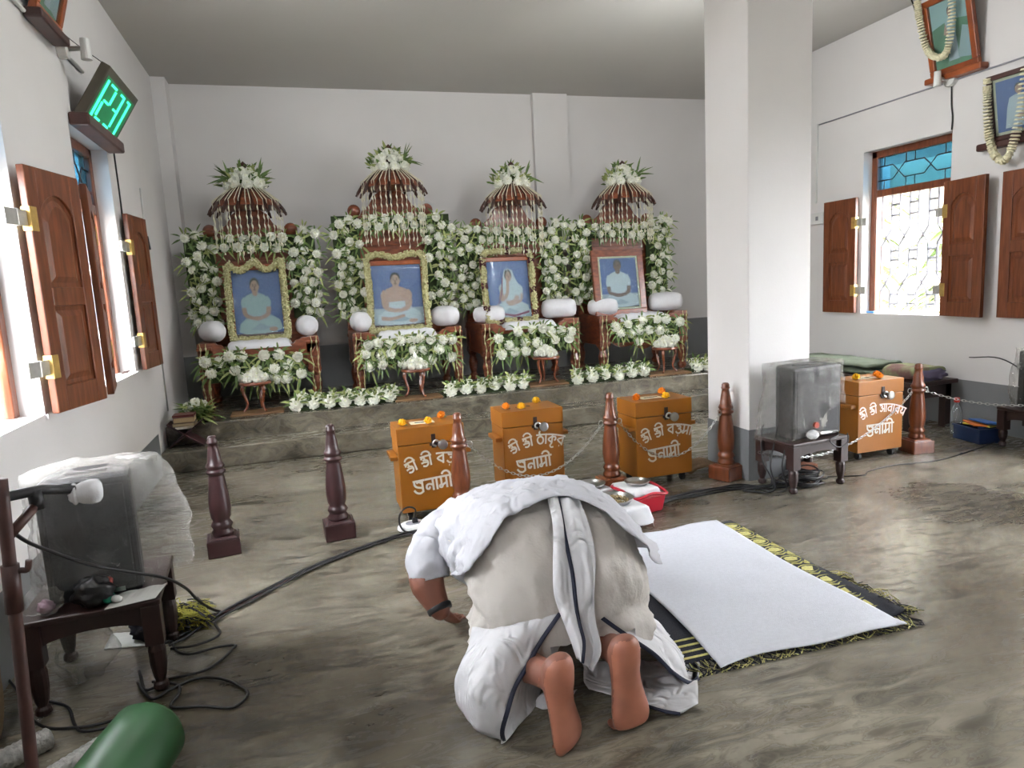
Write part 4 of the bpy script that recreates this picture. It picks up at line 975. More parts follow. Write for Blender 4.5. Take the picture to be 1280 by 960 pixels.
chain((BO[2][0] + .065, BO[2][1], ring_z), (BO[3][0] - .065, BO[3][1], ring_z), .26, 'steel chain hanging in front of the second donation box')
chain((BO[3][0] + .065, BO[3][1] - .01, ring_z), (BO[4][0] - .065, BO[4][1] - .02, ring_z), .26, 'steel chain hanging in front of the third donation box')
chain((BO[4][0] + .060, BO[4][1] - .27, ring_z - .22), (BO[5][0] - .065, BO[5][1] - .01, ring_z), .20, 'steel chain passing before the donation box right of the pillar')
chain((BO[5][0] + .065, BO[5][1], ring_z), (5.05, 3.35, .40), .07, 'steel chain running right from the rightmost bollard')

# ================================================================== TABLES, LOUDSPEAKERS
def low_table(x, y, w, d, h, rz, label, leg_h_sc=1.0):
    root = empty('low_table', (x, y, 0), rz, label, 'table', 'low dark stools')
    obj('table_top', MB().bb((-w / 2, -d / 2, h - .022), (w / 2, d / 2, h)), MT['stool'], root, bevel=.006)
    a, b_ = w / 2 - .035, d / 2 - .035; dep = .085
    for s in (-1, 1):
        for ax in (0, 1):
            ln = (a if ax == 0 else b_) - .02; n = 12
            poly = [(-ln, h - .022), (ln, h - .022)] + [(ln - 2 * ln * i / n, h - .022 - dep + .03 * (math.sin(PI * i / n) ** .6)) for i in range(n + 1)]
            mb = MB(); c = s * (b_ if ax == 0 else a)
            mb.prism(poly[::-1], c - .010, c + .010, axis='y' if ax == 0 else 'x'); obj('apron', mb, MT['stool'], root)
    for sx in (-1, 1):
        for sy in (-1, 1):
            cx, cy = sx * a, sy * b_; mb = MB(); mb.box((cx, cy, h - .022 - .075), (.062, .062, .15))
            z1 = h - .17
            mb.lathe([(.020, .0), (.027, .012), (.025, .028), (.016, .036), (.022, .055), (.029, z1 * .55), (.030, z1 * .85), (.024, z1)], 14, (cx, cy, 0))
            obj('leg', mb, MT['stool'], root, bevel=.003)
    return root
low_table(-.80, 2.82, .44, .46, .355, .06, 'dark low table by the left wall carrying a wrapped loudspeaker')
low_table(3.05, 3.66, .47, .34, .325, .10, 'dark low table before the white pillar carrying a wrapped loudspeaker')
low_table(5.05, 3.58, .30, .42, .30, -.1, 'dark low table at the right edge carrying a wrapped loudspeaker')
def loudspeaker(x, y, z, w, d, h, rz, label, front=-1):
    root = empty('loudspeaker', (x, y, z), rz, label, 'loudspeaker', 'black loudspeakers in plastic')
    # cabinet: front face wider than the rear
    P = [(-w / 2, -d / 2), (w / 2, -d / 2), (w / 2 * .94, d * .1), (w * .33, d / 2), (-w * .33, d / 2), (-w / 2 * .94, d * .1)]
    obj('cabinet', MB().prism(P, 0, h, axis='z'), MT['black'], root, bevel=.018)
    f = front * (d / 2 + .003)
    g = MB(); g.bb((-w * .42, min(f, f - front * .008), h * .10), (w * .42, max(f, f - front * .008), h * .94)); obj('grille', g, MT['dark_grille'], root, bevel=.01)
    hb = MB(); hb.bb((-w * .22, -.02, h), (w * .22, .02, h + .008)); obj('top_handle', hb, MT['black'], root, bevel=.003)
    if front and w > .4: obj('round_badge', MB().tube([(-.02, f - .014, .085), (-.02, f + .002, .085)], .020, 14), mat('orange_red_plastic', 'b8442a', .5), root)
    pn = MB(); pn.bb((w * .12, f - .002, h * .03), (w * .30, f + .002, h * .065)); obj('badge', pn, MT['steel'], root)
    return root
MT['dark_grille'] = mat('dark_speaker_grille', '232427', .55, var=.2, scale=120)
loudspeaker(-.80, 2.83, .355, .30, .26, .44, .12, 'black loudspeaker under clear plastic on the left low table')
loudspeaker(3.075, 3.665, .325, .41, .22, .46, .10, 'black loudspeaker half covered by plastic, in front of the white pillar')
loudspeaker(5.06, 3.60, .30, .22, .22, .42, -.2, 'black loudspeaker in plastic at the right edge of the picture')
def plastic_wrap(x, y, z, w, d, h, rz, label, seed, m, extra, hem, loose=.025, grp='plastic covers on the loudspeakers'):
    """loose bag: rings round the cabinet, gathered and crumpled, open below; hem(a) gives where it ends"""
    nz_, na = 26, 64; rows = []; sv = V((seed * 3.1, seed * 1.7, seed))
    for i in range(nz_ + 1):
        r = []
        for k in range(na):
            a = 2 * PI * k / na; ca, sa = math.cos(a), math.sin(a); lo = hem(a)
            if i < 6: q = i / 6; zz = h + .012; sc = .12 + .88 * q
            else: q = 1; sc = 1; zz = h + .012 - (h + .012 - lo) * (i - 6) / (nz_ - 6)
            pw = 5
            rr = 1 / ((abs(ca) ** pw + abs(sa) ** pw) ** (1 / pw)); t = max(0, (h - zz) / h)
            ex, ey = extra(a, t)
            p = V((ca * rr * (w / 2 + loose) * sc, sa * rr * (d / 2 + loose) * sc, zz))
            ns = mnoise.noise_vector(p * 9 + sv) * .026 + mnoise.noise_vector(p * 25 + sv) * .010
            fold = .008 * math.sin(a * 17 + 3 * math.sin(t * 5 + seed)) * (t + .2)
            p += V((ca * (ex + fold), sa * (ey + fold), 0)) + V((ns.x, ns.y, abs(ns.z) * .8 if i < 8 else ns.z))
            p += V((ca, sa, 0)) * .012
            r.append(p)
        rows.append(r)
    mb = MB(); mb.grid(rows, wrap=True)
    o = obj('plastic_cover', mb, m, smooth=True, loc=(x, y, z)); o.rotation_euler = (0, 0, rz)
    return tag(o, label, 'plastic cover', grp)
def ang(a, c, w): 
    d = (a - c + PI) % (2 * PI) - PI; return math.exp(-(d / w) ** 2)
plastic_wrap(-.80, 2.83, .357, .30, .26, .44, .12, 'cloudy plastic bag draped over the left loudspeaker, bulging to its right', 2, MT['film'], lambda a, t: (.14 * ang(a, .35, .7) * math.sin(min(1, t * 1.3 + .15) * PI * .62), .05 * ang(a, .5, .8)), lambda a: .02 + .05 * ang(a, -1.9, .8))
plastic_wrap(3.075, 3.665, .327, .41, .22, .46, .10, 'crinkled plastic sheet hanging over the loudspeaker by the pillar, swept to the left', 5, MT['film2'], lambda a, t: (.13 * ang(a, PI + .2, .8) * (.4 + t), .05 * ang(a, -2.2, .8) * t - .02 * ang(a, PI / 2, 1.0)), lambda a: .012 + .10 * ang(a, -1.25, .45) + .25 * ang(a, -.35, .7) + .12 * ang(a, .8, .9))
plastic_wrap(5.06, 3.60, .302, .22, .22, .42, -.2, 'grey plastic cover round the loudspeaker at the right edge', 8, MT['film2'], lambda a, t: (.02 * ang(a, PI, .8) * (1 + t), .02 * ang(a, PI, 1.2) * t), lambda a: .02, .006)
# ================================================================== BOWING MAN
def at(px, py, y=None, z=None):
    d = V([sum(R_ROW[k][i] * ((px - 640) / FPX, (py - 480) / FPX, 1)[k] for k in range(3)) for i in range(3)])
    t = (y - CAM.y) / d.y if z is None else (z - CAM.z) / d.z
    return CAM + d * t
def px_of(P):
    q = V(P) - CAM; v = [sum(R_ROW[k][i] * q[i] for i in range(3)) for k in range(3)]
    return 640 + FPX * v[0] / v[2], 480 + FPX * v[1] / v[2]
man = empty('person', (.80, 2.30, 0), 0, 'kneeling man in white kurta and dhoti bowing with his head to the floor', 'person')
MO = V((.80, 2.30, 0))
SK_ = MB()
def loft(rings, n=18, mb=None):
    """rings: (centre, axis a vector, axis b vector)"""
    mb = mb or SK_; o = len(mb.v); m = len(rings)
    for c, a, b_ in rings:
        for k in range(n):
            t = 2 * PI * k / n; mb.v.append(tuple(V(c) + V(a) * math.cos(t) + V(b_) * math.sin(t)))
    for i in range(m - 1):
        for k in range(n): mb.f.append((o + i * n + k, o + i * n + (k + 1) % n, o + (i + 1) * n + (k + 1) % n, o + (i + 1) * n + k)); mb.m.append(0)
    mb.f.append(tuple(o + k for k in range(n))[::-1]); mb.f.append(tuple(o + (m - 1) * n + k for k in range(n))); mb.m += [0, 0]
def limb(pts, rad, sub=5, n=16, mb=None, flat=1.0):
    P = spline(pts, sub); q = []; m = len(pts) - 1
    Rr = []
    for i in range(m):
        for k in range(sub): Rr.append(rad[i] + (rad[i + 1] - rad[i]) * k / sub)
    Rr.append(rad[-1]); x = None
    for i, p in enumerate(P):
        d = (P[min(i + 1, len(P) - 1)] - P[max(i - 1, 0)]).normalized()
        if x is None: x, y, _ = frame_of(d)
        else: x = (x - d * x.dot(d)).normalized(); y = d.cross(x)
        q.append((p, x * Rr[i], y * Rr[i] * flat))
    e = (P[0] - P[1]).normalized(); f = (P[-1] - P[-2]).normalized()
    q = [(P[0] + e * Rr[0] * .5, q[0][1] * .75, q[0][2] * .75)] + q + [(P[-1] + f * Rr[-1] * .45, q[-1][1] * .8, q[-1][2] * .8), (P[-1] + f * Rr[-1] * .8, q[-1][1] * .4, q[-1][2] * .4)]
    loft(q, n, mb)
# --- surface of the hips and back, as rings
RG = [(.815, 2.235, .012, .315, .26, 0), (.815, 2.245, .17, .315, .28, 0), (.815, 2.285, .32, .31, .285, 8), (.812, 2.365, .40, .30, .262, 35), (.808, 2.47, .405, .295, .235, 65), (.80, 2.62, .375, .30, .205, 90), (.81, 2.80, .335, .315, .165, 96), (.82, 2.95, .275, .26, .13, 108), (.83, 3.05, .21, .11, .09, 122)]
def ringat(v):
    v = max(0, min(len(RG) - 1.0001, v)); i = int(v); t = v - i
    p1, p2 = RG[i], RG[i + 1]; p0 = RG[i - 1] if i else [2 * a - b_ for a, b_ in zip(p1, p2)]; p3 = RG[i + 2] if i + 2 < len(RG) else [2 * b_ - a for a, b_ in zip(p1, p2)]
    return [.5 * (2 * b_ + (c - a) * t + (2 * a - 5 * b_ + 4 * c - d) * t * t + (3 * b_ - a - 3 * c + d) * t ** 3) for a, b_, c, d in zip(p0, p1, p2, p3)]
def S(u, v, off=0):
    cx, cy, cz, a, b_, T = ringat(v); T = math.radians(T); su, cu = math.sin(u), math.cos(u)
    e = 2.5; k = 1 / ((abs(su) ** e + abs(cu) ** e) ** (1 / e))
    return V((cx + (a + off) * su * k, cy - (b_ + off) * cu * k * math.cos(T), cz + (b_ + off) * cu * k * math.sin(T)))
GR = []
for i in range(111):
    for j in range(61):
        u = -1.6 + 3.2 * j / 60; v = 5.2 * i / 110; GR.append((u, v, *px_of(S(u, v, .02))))
def uv_at(px, py):
    g = min(GR, key=lambda q: (q[2] - px) ** 2 + (q[3] - py) ** 2); return g[0], g[1]
# --- skin
loft([(S(0, v) * .5 + S(PI, v) * .5, V((RG[0][3], 0, 0)) * 0 + V(((ringat(v)[3]) * (.86 if v > 1.2 else .80), 0, 0)), (S(0, v) - S(PI, v)) * .5 * .86) for v in (2.4, 3, 3.5, 4, 4.5, 5, 5.5, 6, 6.5, 7, 7.6)], 24)
for sx in (-1, 1): limb([(.80 + sx * .15, 2.40, .38), (.80 + sx * .16, 2.36, .22), (.80 + sx * .17, 2.36, .09)], [.145, .115, .075])      # thighs
# head, neck
HC = V((.86, 3.17, .115))
limb([(.83, 2.98, .24), (.85, 3.08, .17)], [.075, .066]); loft([(HC + V((0, .0, -.10)) , V((.03, 0, 0)), V((0, .05, 0)))] + [(HC + V((0, 0, -.10 + .21 * q)), V((.078 * math.sin(PI * (.12 + .8 * q)) ** .6, 0, 0)), V((0, .098 * math.sin(PI * (.12 + .8 * q)) ** .6, 0))) for q in (.15, .3, .45, .6, .75, .9)], 18)
limb([HC + V((0, .09, -.02)), HC + V((0, .112, -.035))], [.014, .012], 2, 8)
for sx in (-1, 1): limb([HC + V((sx * .076, .0, .02)), HC + V((sx * .084, -.005, -.02))], [.018, .014], 2, 8)
# arms
EL = at(531, 714, 2.72); WR = at(551, 764, 2.62); WR.z = max(WR.z, .045)
limb([(.56, 2.84, .37), (.47, 2.80, .325), EL], [.085, .075, .064]); limb([EL, EL.lerp(WR, .35) + V((-.01, -.01, .0)), WR], [.072, .070, .042])
ELr = V((1.22, 2.88, .16)); WRr = V((1.16, 3.12, .045))
limb([(1.06, 2.85, .35), (1.16, 2.85, .26), ELr], [.085, .07, .055]); limb([ELr, ELr.lerp(WRr, .4), WRr], [.054, .05, .032])
def hand(w, d, thumb):
    d = V(d).normalized(); s = V((-d.y, d.x, 0)) * thumb; w = V(w)
    pc = w + d * .085; pc.z = .022
    loft([(w, s * .030, V((0, 0, .024))), (w.lerp(pc, .5) + V((0, 0, .004)), s * .040, V((0, 0, .020))), (pc, s * .043, V((0, 0, .016))), (pc + d * .012, s * .038, V((0, 0, .012)))], 14)
    for i, (o, ln) in enumerate(((.030, .068), (.011, .078), (-.010, .074), (-.030, .058))):
        a = pc + s * o + d * .0; e = (d + s * o * 3.2).normalized()
        limb([a, a + e * ln * .4 + V((0, 0, .004)), a + e * ln * .75 - V((0, 0, .004)), a + e * ln - V((0, 0, .012))], [.0095, .009, .008, .0065], 3, 8)
    a = w.lerp(pc, .30) + s * .030; e = (d * .6 + s * .8).normalized(); limb([a, a + e * .035, a + e * .045 + d * .022 - V((0, 0, .006))], [.012, .010, .008], 3, 8)
HD = (at(590, 757, z=.02) - WR); HD.z = 0
hand(WR, HD + V((.0, .03, 0)), 1); hand(WRr, (-.35, .6, 0), 1)
# feet and shins: slices of (height, half width, half depth, centre depth)
FT = ((.306, .014, .014, .034), (.300, .025, .024, .036), (.285, .037, .036, .040), (.26, .043, .044, .044), (.225, .043, .047, .048), (.185, .040, .040, .047), (.14, .043, .031, .041), (.10, .050, .028, .033), (.065, .056, .027, .026), (.04, .056, .025, .022), (.020, .052, .020, .022), (.008, .042, .012, .022))
def foot(x, y, rz, lat, knee, tilt=0, lean=0):
    M_ = Matrix.Translation((x, y, 0)) @ Matrix.Rotation(rz, 4, 'Z') @ Matrix.Rotation(lean, 4, 'Y') @ Matrix.Rotation(tilt, 4, 'X'); R3 = M_.to_3x3()
    loft([(M_ @ V((lat * .006 * (.3 - z) / .3, yc, z)), R3 @ V((a * 1.2, 0, 0)), R3 @ V((0, b_ * 1.1, 0))) for z, a, b_, yc in FT], 20)
    for i, (o, r, ln) in enumerate(((-.034, .0145, .036), (-.013, .0105, .038), (.006, .010, .034), (.023, .0095, .030), (.038, .0095, .024))):
        o *= 1.12; b2 = -.012 if i == 4 else .006; p = V((o * lat, .030 + b2, .024)); q = V((o * lat * 1.10, .024 + b2 + ln * .4, .012)); e = V((o * lat * 1.16, .024 + b2 + ln, .011))
        limb([M_ @ p, M_ @ q, M_ @ e], [r * 1.05, r, r * .92], 3, 9)
    for sx in (-1, 1): limb([M_ @ V((sx * .026, .075, .215)), M_ @ V((sx * .033, .078, .212))], [.018, .013], 2, 8)
    an = M_ @ V((0, .075, .222)); kn = V(knee); dr = (kn - an)
    limb([M_ @ V((0, .045, .225)), an, an + dr * .22, an + dr * .5, an + dr * .8, kn], [.040, .043, .046, .060, .062, .058])
foot(.874, 1.785, .12, 1, (.96, 2.30, .085))
foot(.676, 1.775, .62, -1, (.56, 2.28, .085), 0, -.05)
sk = SK_.mesh('body_raw', MT['skin'])
tmp = bpy.data.objects.new('body_raw', sk); COL.objects.link(tmp)
md = tmp.modifiers.new('r', 'REMESH'); md.mode = 'VOXEL'; md.voxel_size = .0055; md.use_smooth_shade = True
ms = tmp.modifiers.new('s', 'SMOOTH'); ms.iterations = 5; ms.factor = .5
dg = bpy.context.evaluated_depsgraph_get(); bm_ = bpy.data.meshes.new_from_object(tmp.evaluated_get(dg))
bpy.data.objects.remove(tmp)
bm_.name = 'body'; bm_.materials.clear(); bm_.materials.append(MT['skin']); bm_.materials.append(MT['skin_sole'])
for p in bm_.polygons:
    c = p.center
    if c.y < 1.86 and p.normal.y < -.30 and c.z < .30: p.material_index = 1
    p.use_smooth = True
body = link(bpy.data.objects.new('body', bm_), man); body.location = -MO
def mchild(name, mb, mats, label=None, solid=0, smooth=True, subd=0):
    o = obj(name, mb, mats, man, smooth=smooth, solid=solid, subd=subd); o.location = -MO
    if label: o['label'] = label
    return o
# hair and features
mb = MB(); mb.sphere(tuple(HC + V((0, -.012, .022))), (.086, .102, .10), 20, 12); mchild('hair', mb, MT['hair'], 'short black hair')
for sx in (-1, 1): mb = MB(); mb.sphere(tuple(HC + V((sx * .03, .088, .0))), (.013, .010, .009), 8, 6); mchild('eye', mb, MT['hair'])
d_ = (WR - EL).normalized(); mb = MB(); c0 = WR - d_ * .012; x_, y_, _ = frame_of(d_)
mb.tube([c0 - d_ * .013, c0 - d_ * .006, c0 + d_ * .006, c0 + d_ * .013], [.050, .053, .052, .049], 20); mchild('wrist_band', mb, MT['black'], 'black wrist band')
# toenails
# --- dhoti over the hips (sheer white cotton)
MT['sheer'] = film('sheer_white_cotton', 'd6d0c8', .84, .85, .2, bump=.35)
MT['dhoti'] = add_wrinkles(mat('white_dhoti_cotton', 'cbcacc', .85, var=.03, scale=25, bump=.10, bscale=200, sub=0), 12, .8, .03, (1, 1, .6))
def fold(p, u, v, k=1.0):
    n1 = mnoise.noise(V((u * 5.5, v * 1.1, 3.1))); n2 = mnoise.noise(V((u * 14, v * 2.5, 9.7))); n3 = mnoise.noise(p * 30)
    n4 = 1 - abs(mnoise.noise(V((u * 7 + v * 1.5, v * 1.6 - u, 5.5)))) * 2; n5 = 1 - abs(mnoise.noise(V((u * 15 - v * 2, v * 3.5 + u * 2, 1.5)))) * 2
    return k * (.010 * n1 + .006 * n2 + .0015 * n3 + .008 * max(0, n4) ** 2 + .004 * max(0, n5) ** 2)
rows = []; NU = 120
for i in range(71):
    v = 4.9 * i / 70; r = []
    for j in range(NU + 1):
        u = -PI + 2 * PI * j / NU; p = S(u, v); low = max(0, 1 - v / 1.6)
        off = .006 + abs(fold(p, u, v, 1 + low)) + .020 * low * (.5 + .5 * math.sin(u * 11 + 2 * math.sin(v * 3)))
        # cleft between the hips, drawn-in below them
        off -= .018 * math.exp(-(u / .16) ** 2) * math.exp(-((v - 2.6) / 1.2) ** 2)
        off -= .016 * math.exp(-((v - 1.35 - .25 * math.sin(u * 3)) / .18) ** 2)
        r.append(S(u, v, off))
    rows.append(r)
# leave the rear low part open where the feet come out
mb = MB(); o = 0; mb.v = [tuple(p) for r in rows for p in r]; w_ = NU + 1
for i in range(70):
    for j in range(NU):
        u = -PI + 2 * PI * (j + .5) / NU; v = 4.9 * (i + .5) / 70
        if v < 1.32 and -.42 < u < .50: continue
        if v < .9 and (.45 < u < 1.3 or -1.15 < u < -.4): continue
        mb.f.append((i * w_ + j, i * w_ + j + 1, (i + 1) * w_ + j + 1, (i + 1) * w_ + j)); mb.m.append(0)
mchild('dhoti', mb, MT['sheer'], 'sheer white dhoti with navy border')
# --- kurta: back, with a curved hem across the hips
HEM = sorted([uv_at(*q) for q in ((594, 716), (606, 692), (622, 676), (632, 655), (655, 638), (690, 627), (718, 627), (745, 640), (768, 664), (790, 688), (812, 706))])
def vhem(u):
    if u <= HEM[0][0]: return HEM[0][1]
    if u >= HEM[-1][0]: return HEM[-1][1]
    for (a, c), (b_, d) in zip(HEM, HEM[1:]):
        if a <= u <= b_: return c + (d - c) * (u - a) / max(1e-6, b_ - a)
rows = []
for i in range(61):
    q = i / 60; r = []
    for j in range(NU + 1):
        u = -PI + 2 * PI * j / NU; v0 = (vhem(u - .08) + vhem(u) + vhem(u + .08)) / 3 + .03 * math.sin(u * 9 + 1); v = v0 + (7.85 - v0) * q; p = S(u, v)
        flare = .022 * max(0, 1 - q * 5)
        off = .022 + flare + fold(p, u * .8, v * 2.2, 1.1) + .004 * math.sin(u * 7 + v * 6)
        pp = S(u, v, off)
        if u > 1.0: pp += V((.10, -.02, -.01)) * max(0, math.sin((u - 1.0) / (PI - 1.0) * PI)) * max(0, 1 - q * 3.0)     # tail hanging out at right
        r.append(pp)
    rows.append(r)
mb = MB(); mb.grid(rows)
# sleeves
def sleeve(pts, rad, sd):
    P = spline(pts, 8); m = len(P); n = 40; rr_ = []
    for i in range(len(rad) - 1):
        for k in range(8): rr_.append(rad[i] + (rad[i + 1] - rad[i]) * k / 8)
    rr_.append(rad[-1]); x = None; R_ = []
    for i, p in enumerate(P):
        d = (P[min(i + 1, m - 1)] - P[max(i - 1, 0)]).normalized()
        if x is None: x, y, _ = frame_of(d)
        else: x = (x - d * x.dot(d)).normalized(); y = d.cross(x)
        rw = []
        for k in range(n):
            a = 2 * PI * k / n; e = x * math.cos(a) + y * math.sin(a); q = p + e * rr_[i]
            rw.append(q + e * (.010 * mnoise.noise(q * 16 + V((sd, 0, 0))) + .004 * math.sin(i * .9 + 3 * math.sin(a + sd))))
        R_.append(rw)
    mb.grid(R_, wrap=True)
A_ = V((.60, 2.84, .37)); cu = EL.lerp(WR, .25)
sleeve([A_, V((.50, 2.81, .345)), V((.45, 2.78, .305)), EL + V((.012, .01, .03)), cu + V((.006, .0, .0))], [.125, .105, .095, .086, .080], 1)
sleeve([(1.02, 2.85, .36), (1.14, 2.85, .29), (1.21, 2.87, .20)], [.12, .10, .08], 4)
mchild('kurta', mb, MT['kurta'], 'white cotton kurta with short sleeves', solid=.003)
# --- centre tail with navy stripe, lying over the hips and hanging between the feet
def surfpt(px, py, off): u, v = uv_at(px, py); return S(u, v, off)
Lp = [(683, 622), (688, 660), (692, 700), (694, 738), (703, 775), (713, 801), (720, 822)]; Rp = [(720, 622), (735, 660), (741, 700), (741, 740), (744, 775), (751, 812), (740, 838)]
rows = []
for (a, b_), (c, d) in zip(Lp, Rp):
    r = []
    for k in range(9):
        t = k / 8; x = a + (c - a) * t; y = b_ + (d - b_) * t
        p = surfpt(x, y, .040) if y < 742 else at(x, y, 1.985 - .0012 * (y - 742) + .018 * math.cos(t * 9))
        r.append(p + V((0, -.008 * math.sin(t * 12.5) - .004, .004 * math.sin(t * 12.5))))
    rows.append(r)
def refine(rows, n=5):
    cols = [spline(c, n) for c in zip(*rows)]; return [spline(r, n) for r in zip(*cols)]
T_ = refine(rows, 5); mb = MB(); mb.grid(T_); mchild('dhoti_tail', mb, MT['dhoti'], 'hanging pleated tail of the dhoti', solid=.002)
def ribbon(name, pts, w, label=None, off=V((0, -.004, .001))):
    P = spline(pts, 6); A = []; B = []
    for i, p in enumerate(P):
        d = (P[min(i + 1, len(P) - 1)] - P[max(i - 1, 0)]).normalized(); vw = (CAM - p).normalized(); s = d.cross(vw).normalized() * w / 2
        A.append(p + s + off); B.append(p - s + off)
    mb = MB(); mb.grid([A, B]); return mchild(name, mb, MT['navy'], label, solid=.002)
st = []
for i, r in enumerate(T_):
    k = .30 + .18 * math.sin(i / len(T_) * 2.2) - .3 * max(0, i / len(T_) - .75); st.append(r[int(k * (len(r) - 1))])
ribbon('navy_border', st[::4] + [st[-1]], .013, 'navy blue border stripe')
# --- left flap
def flo(px, py, z=.006): return at(px, py, z=z)
F1 = [[(592, 785, 2.16), (628, 784, 2.03), (666, 776, 2.0), (698, 768, 1.99)],
      [(580, 822, 2.11), (606, 812, 1.975), (638, 806, 1.94), (668, 812, 1.945)],
      [(570, 850, 2.10), (592, 838, 1.96), (616, 838, 1.90), (645, 852, 1.895)],
      [(572, 880, None), (592, 876, 1.90), (612, 880, 1.85), (631, 893, 1.845)],
      [(592, 911, None), (604, 917, None), (616, 924, None), (627, 929, None)]]
def pp(q): return flo(q[0], q[1], .012) if q[2] is None else at(q[0], q[1], q[2])
def cloth(name, F, k=.006, seed=0, label=None):
    rows = refine([[pp(q) for q in r] for r in F], 7); rows = [[p + mnoise.noise_vector(p * 12 + V((seed, 0, 0))) * k * 1.5 + mnoise.noise_vector(p * 30 + V((seed, 0, 0))) * k * .5 for p in r] for r in rows]
    for r in rows:
        for p in r: p.z = max(p.z, .006)
    mb = MB(); mb.grid(rows); mchild(name, mb, MT['dhoti'], label, solid=.002); return rows
r1 = cloth('dhoti_flap', F1, .006, 1, 'loose left edge of the dhoti')
ribbon('navy_border', [r[-1] for r in r1][::5] + [r1[-1][-1]], .014, 'navy blue border stripe', V((.003, -.006, .002)))
cloth('dhoti_lining', [[(698, 769, 1.99), (700, 785, 2.06), (704, 800, 2.14)], [(668, 812, 1.95), (680, 818, 2.03), (692, 825, 2.10)], [(645, 852, 1.90), (660, 862, 1.99), (674, 868, 2.06)], [(631, 893, 1.85), (645, 893, 1.93), (668, 884, 1.99)], [(627, 929, None), (634, 925, None), (652, 905, None)]], .004, 2, 'turned-under inside of the dhoti edge')
cloth('dhoti_flap', [[(690, 860, 2.02), (706, 868, 2.02), (722, 862, 2.04)], [(672, 872, 2.0), (690, 876, 1.99), (712, 874, 2.0)], [(668, 884, 1.99), (684, 886, 1.97), (700, 880, 1.99)]], .004, 6)
# --- right flap
F2 = [[(741, 764, 2.00), (765, 760, 2.06), (790, 757, 2.16), (800, 752, 2.30)],
      [(775, 788, 1.965), (795, 782, 2.04), (815, 778, 2.15), (826, 782, 2.28)],
      [(812, 816, 1.94), (826, 806, 2.02), (838, 800, 2.12), (848, 810, 2.22)],
      [(845, 843, 1.94), (853, 834, 2.00), (860, 834, 2.08), (864, 845, 2.14)],
      [(872, 868, 1.965), (873, 868, 1.98), (874, 870, 2.02), (874, 874, 2.06)]]
r2 = cloth('dhoti_flap', F2, .006, 3, 'loose right edge of the dhoti')
ribbon('navy_border', [r[0] for r in r2][::5] + [r2[-1][0]], .014, 'navy blue border stripe', V((0, -.006, .002)))
F3 = [[(728, 830, 2.16), (760, 826, 2.14), (800, 826, 2.12), (845, 838, 2.10), (872, 866, 2.06)],
      [(730, 848, 2.08), (760, 852, 2.06), (800, 858, 2.04), (840, 866, 2.03), (873, 870, 2.02)],
      [(736, 862, None), (765, 870, None), (805, 880, None), (845, 892, None), (872, 880, None)]]
r3 = cloth('dhoti_flap', F3, .005, 5, 'right end of the dhoti spread on the floor')
ribbon('navy_border', [r3[-1][k] for k in range(14, len(r3[-1]) - 3, 4)], .010, 'navy blue border stripe')
# ================================================================== RUG, TOWEL, OFFERINGS
rug = empty('rug', (1.19, 2.05, 0), -.012, 'dark rug with yellow woven motifs lying under the white towel', 'rug')
RW, RL = 1.02, 1.20
MT['rug'] = mat('navy_black_weave', '1b1d27', .95, var=.25, scale=90, bump=.5, bscale=300); MT['rug_y'] = mat('yellow_weave', 'c9c27a', .95, var=.2, scale=80, bump=.5, bscale=300)
mb = MB(); rows = []
for i in range(41):
    rows.append([V((RW * j / 30, RL * i / 40, .007 + .002 * mnoise.noise(V((j * .4, i * .4, 2)))  + (.018 * math.exp(-((j - 30) / 1.2) ** 2) * max(0, 1 - i / 22)))) for j in range(31)])
mb.grid(rows); rs = obj('weave', mb, MT['rug'], rug, smooth=True, solid=.008)
rr_ = random.Random(5)
def motif(cx, cy, r, sx=1.0):
    m_ = MB(); n = 22; P = [(cx + sx * r * (1 + rr_.uniform(-.16, .16)) * math.cos(2 * PI * k / n), cy + r * .72 * (1 + rr_.uniform(-.16, .16)) * math.sin(2 * PI * k / n)) for k in range(n)]
    m_.prism(P, .0115, .0135, axis='z'); obj('motif', m_, MT['rug_y'], rug)
    o_ = MB(); q = [(cx + sx * r * 1.45 * math.cos(a), cy + r * 1.15 * math.sin(a), .0125) for a in [(-.4 + 1.9 * PI * k / 16) for k in range(17)]]
    o_.tube(q, .003, 4); obj('motif_outline', o_, MT['rug_y'], rug)
for k in range(9): motif(RW - .055, .13 + .123 * k, .034)
for k in range(8):
    m_ = MB(); yy = .19 + .123 * k; m_.tube(spline([(RW - .012, yy, .0125), (RW - .03, yy + .012, .0125), (RW - .055, yy, .0125), (RW - .085, yy + .012, .0125), (RW - .105, yy, .0125)], 4), .0045, 4); obj('vine', m_, MT['rug_y'], rug)
    m_ = MB(); m_.prism([(RW - .004, yy - .03), (RW - .03, yy), (RW - .004, yy + .03)], .0115, .0135, axis='z'); obj('edge_motif', m_, MT['rug_y'], rug)
for yy in (.02, .06, .10, .14):
    m_ = MB(); m_.bb((0, yy, .0115), (.30, yy + .012, .0130)); obj('stripe', m_, MT['rug_y'], rug)
fr = MB()
for i in range(150):
    x = RW * (i + rr_.random()) / 150; fr.tube(spline([(x, .01, .009), (x + rr_.uniform(-.012, .012), -.03, .008), (x + rr_.uniform(-.03, .03), -.06, .007), (x + rr_.uniform(-.05, .05), -.085, .004)], 2), .0022, 3, i % 3 == 0 and 1 or 0)
f_ = obj('fringe', fr, [MT['rug'], MT['rug_y']], rug); f_['kind'] = 'stuff'
fr = MB()
for i in range(90):
    t = rr_.random(); c = V((RW + .002 + rr_.uniform(-.02, .03), .02 + .42 * t ** 1.5, .012)); fr.tube([c, jit(c + V((.02, -.02, .006)), .015), jit(c + V((.035, -.03, -.004)), .015)], .002, 3, i % 2)
f_ = obj('frayed_edge', fr, [MT['rug'], MT['rug_y']], rug); f_['kind'] = 'stuff'
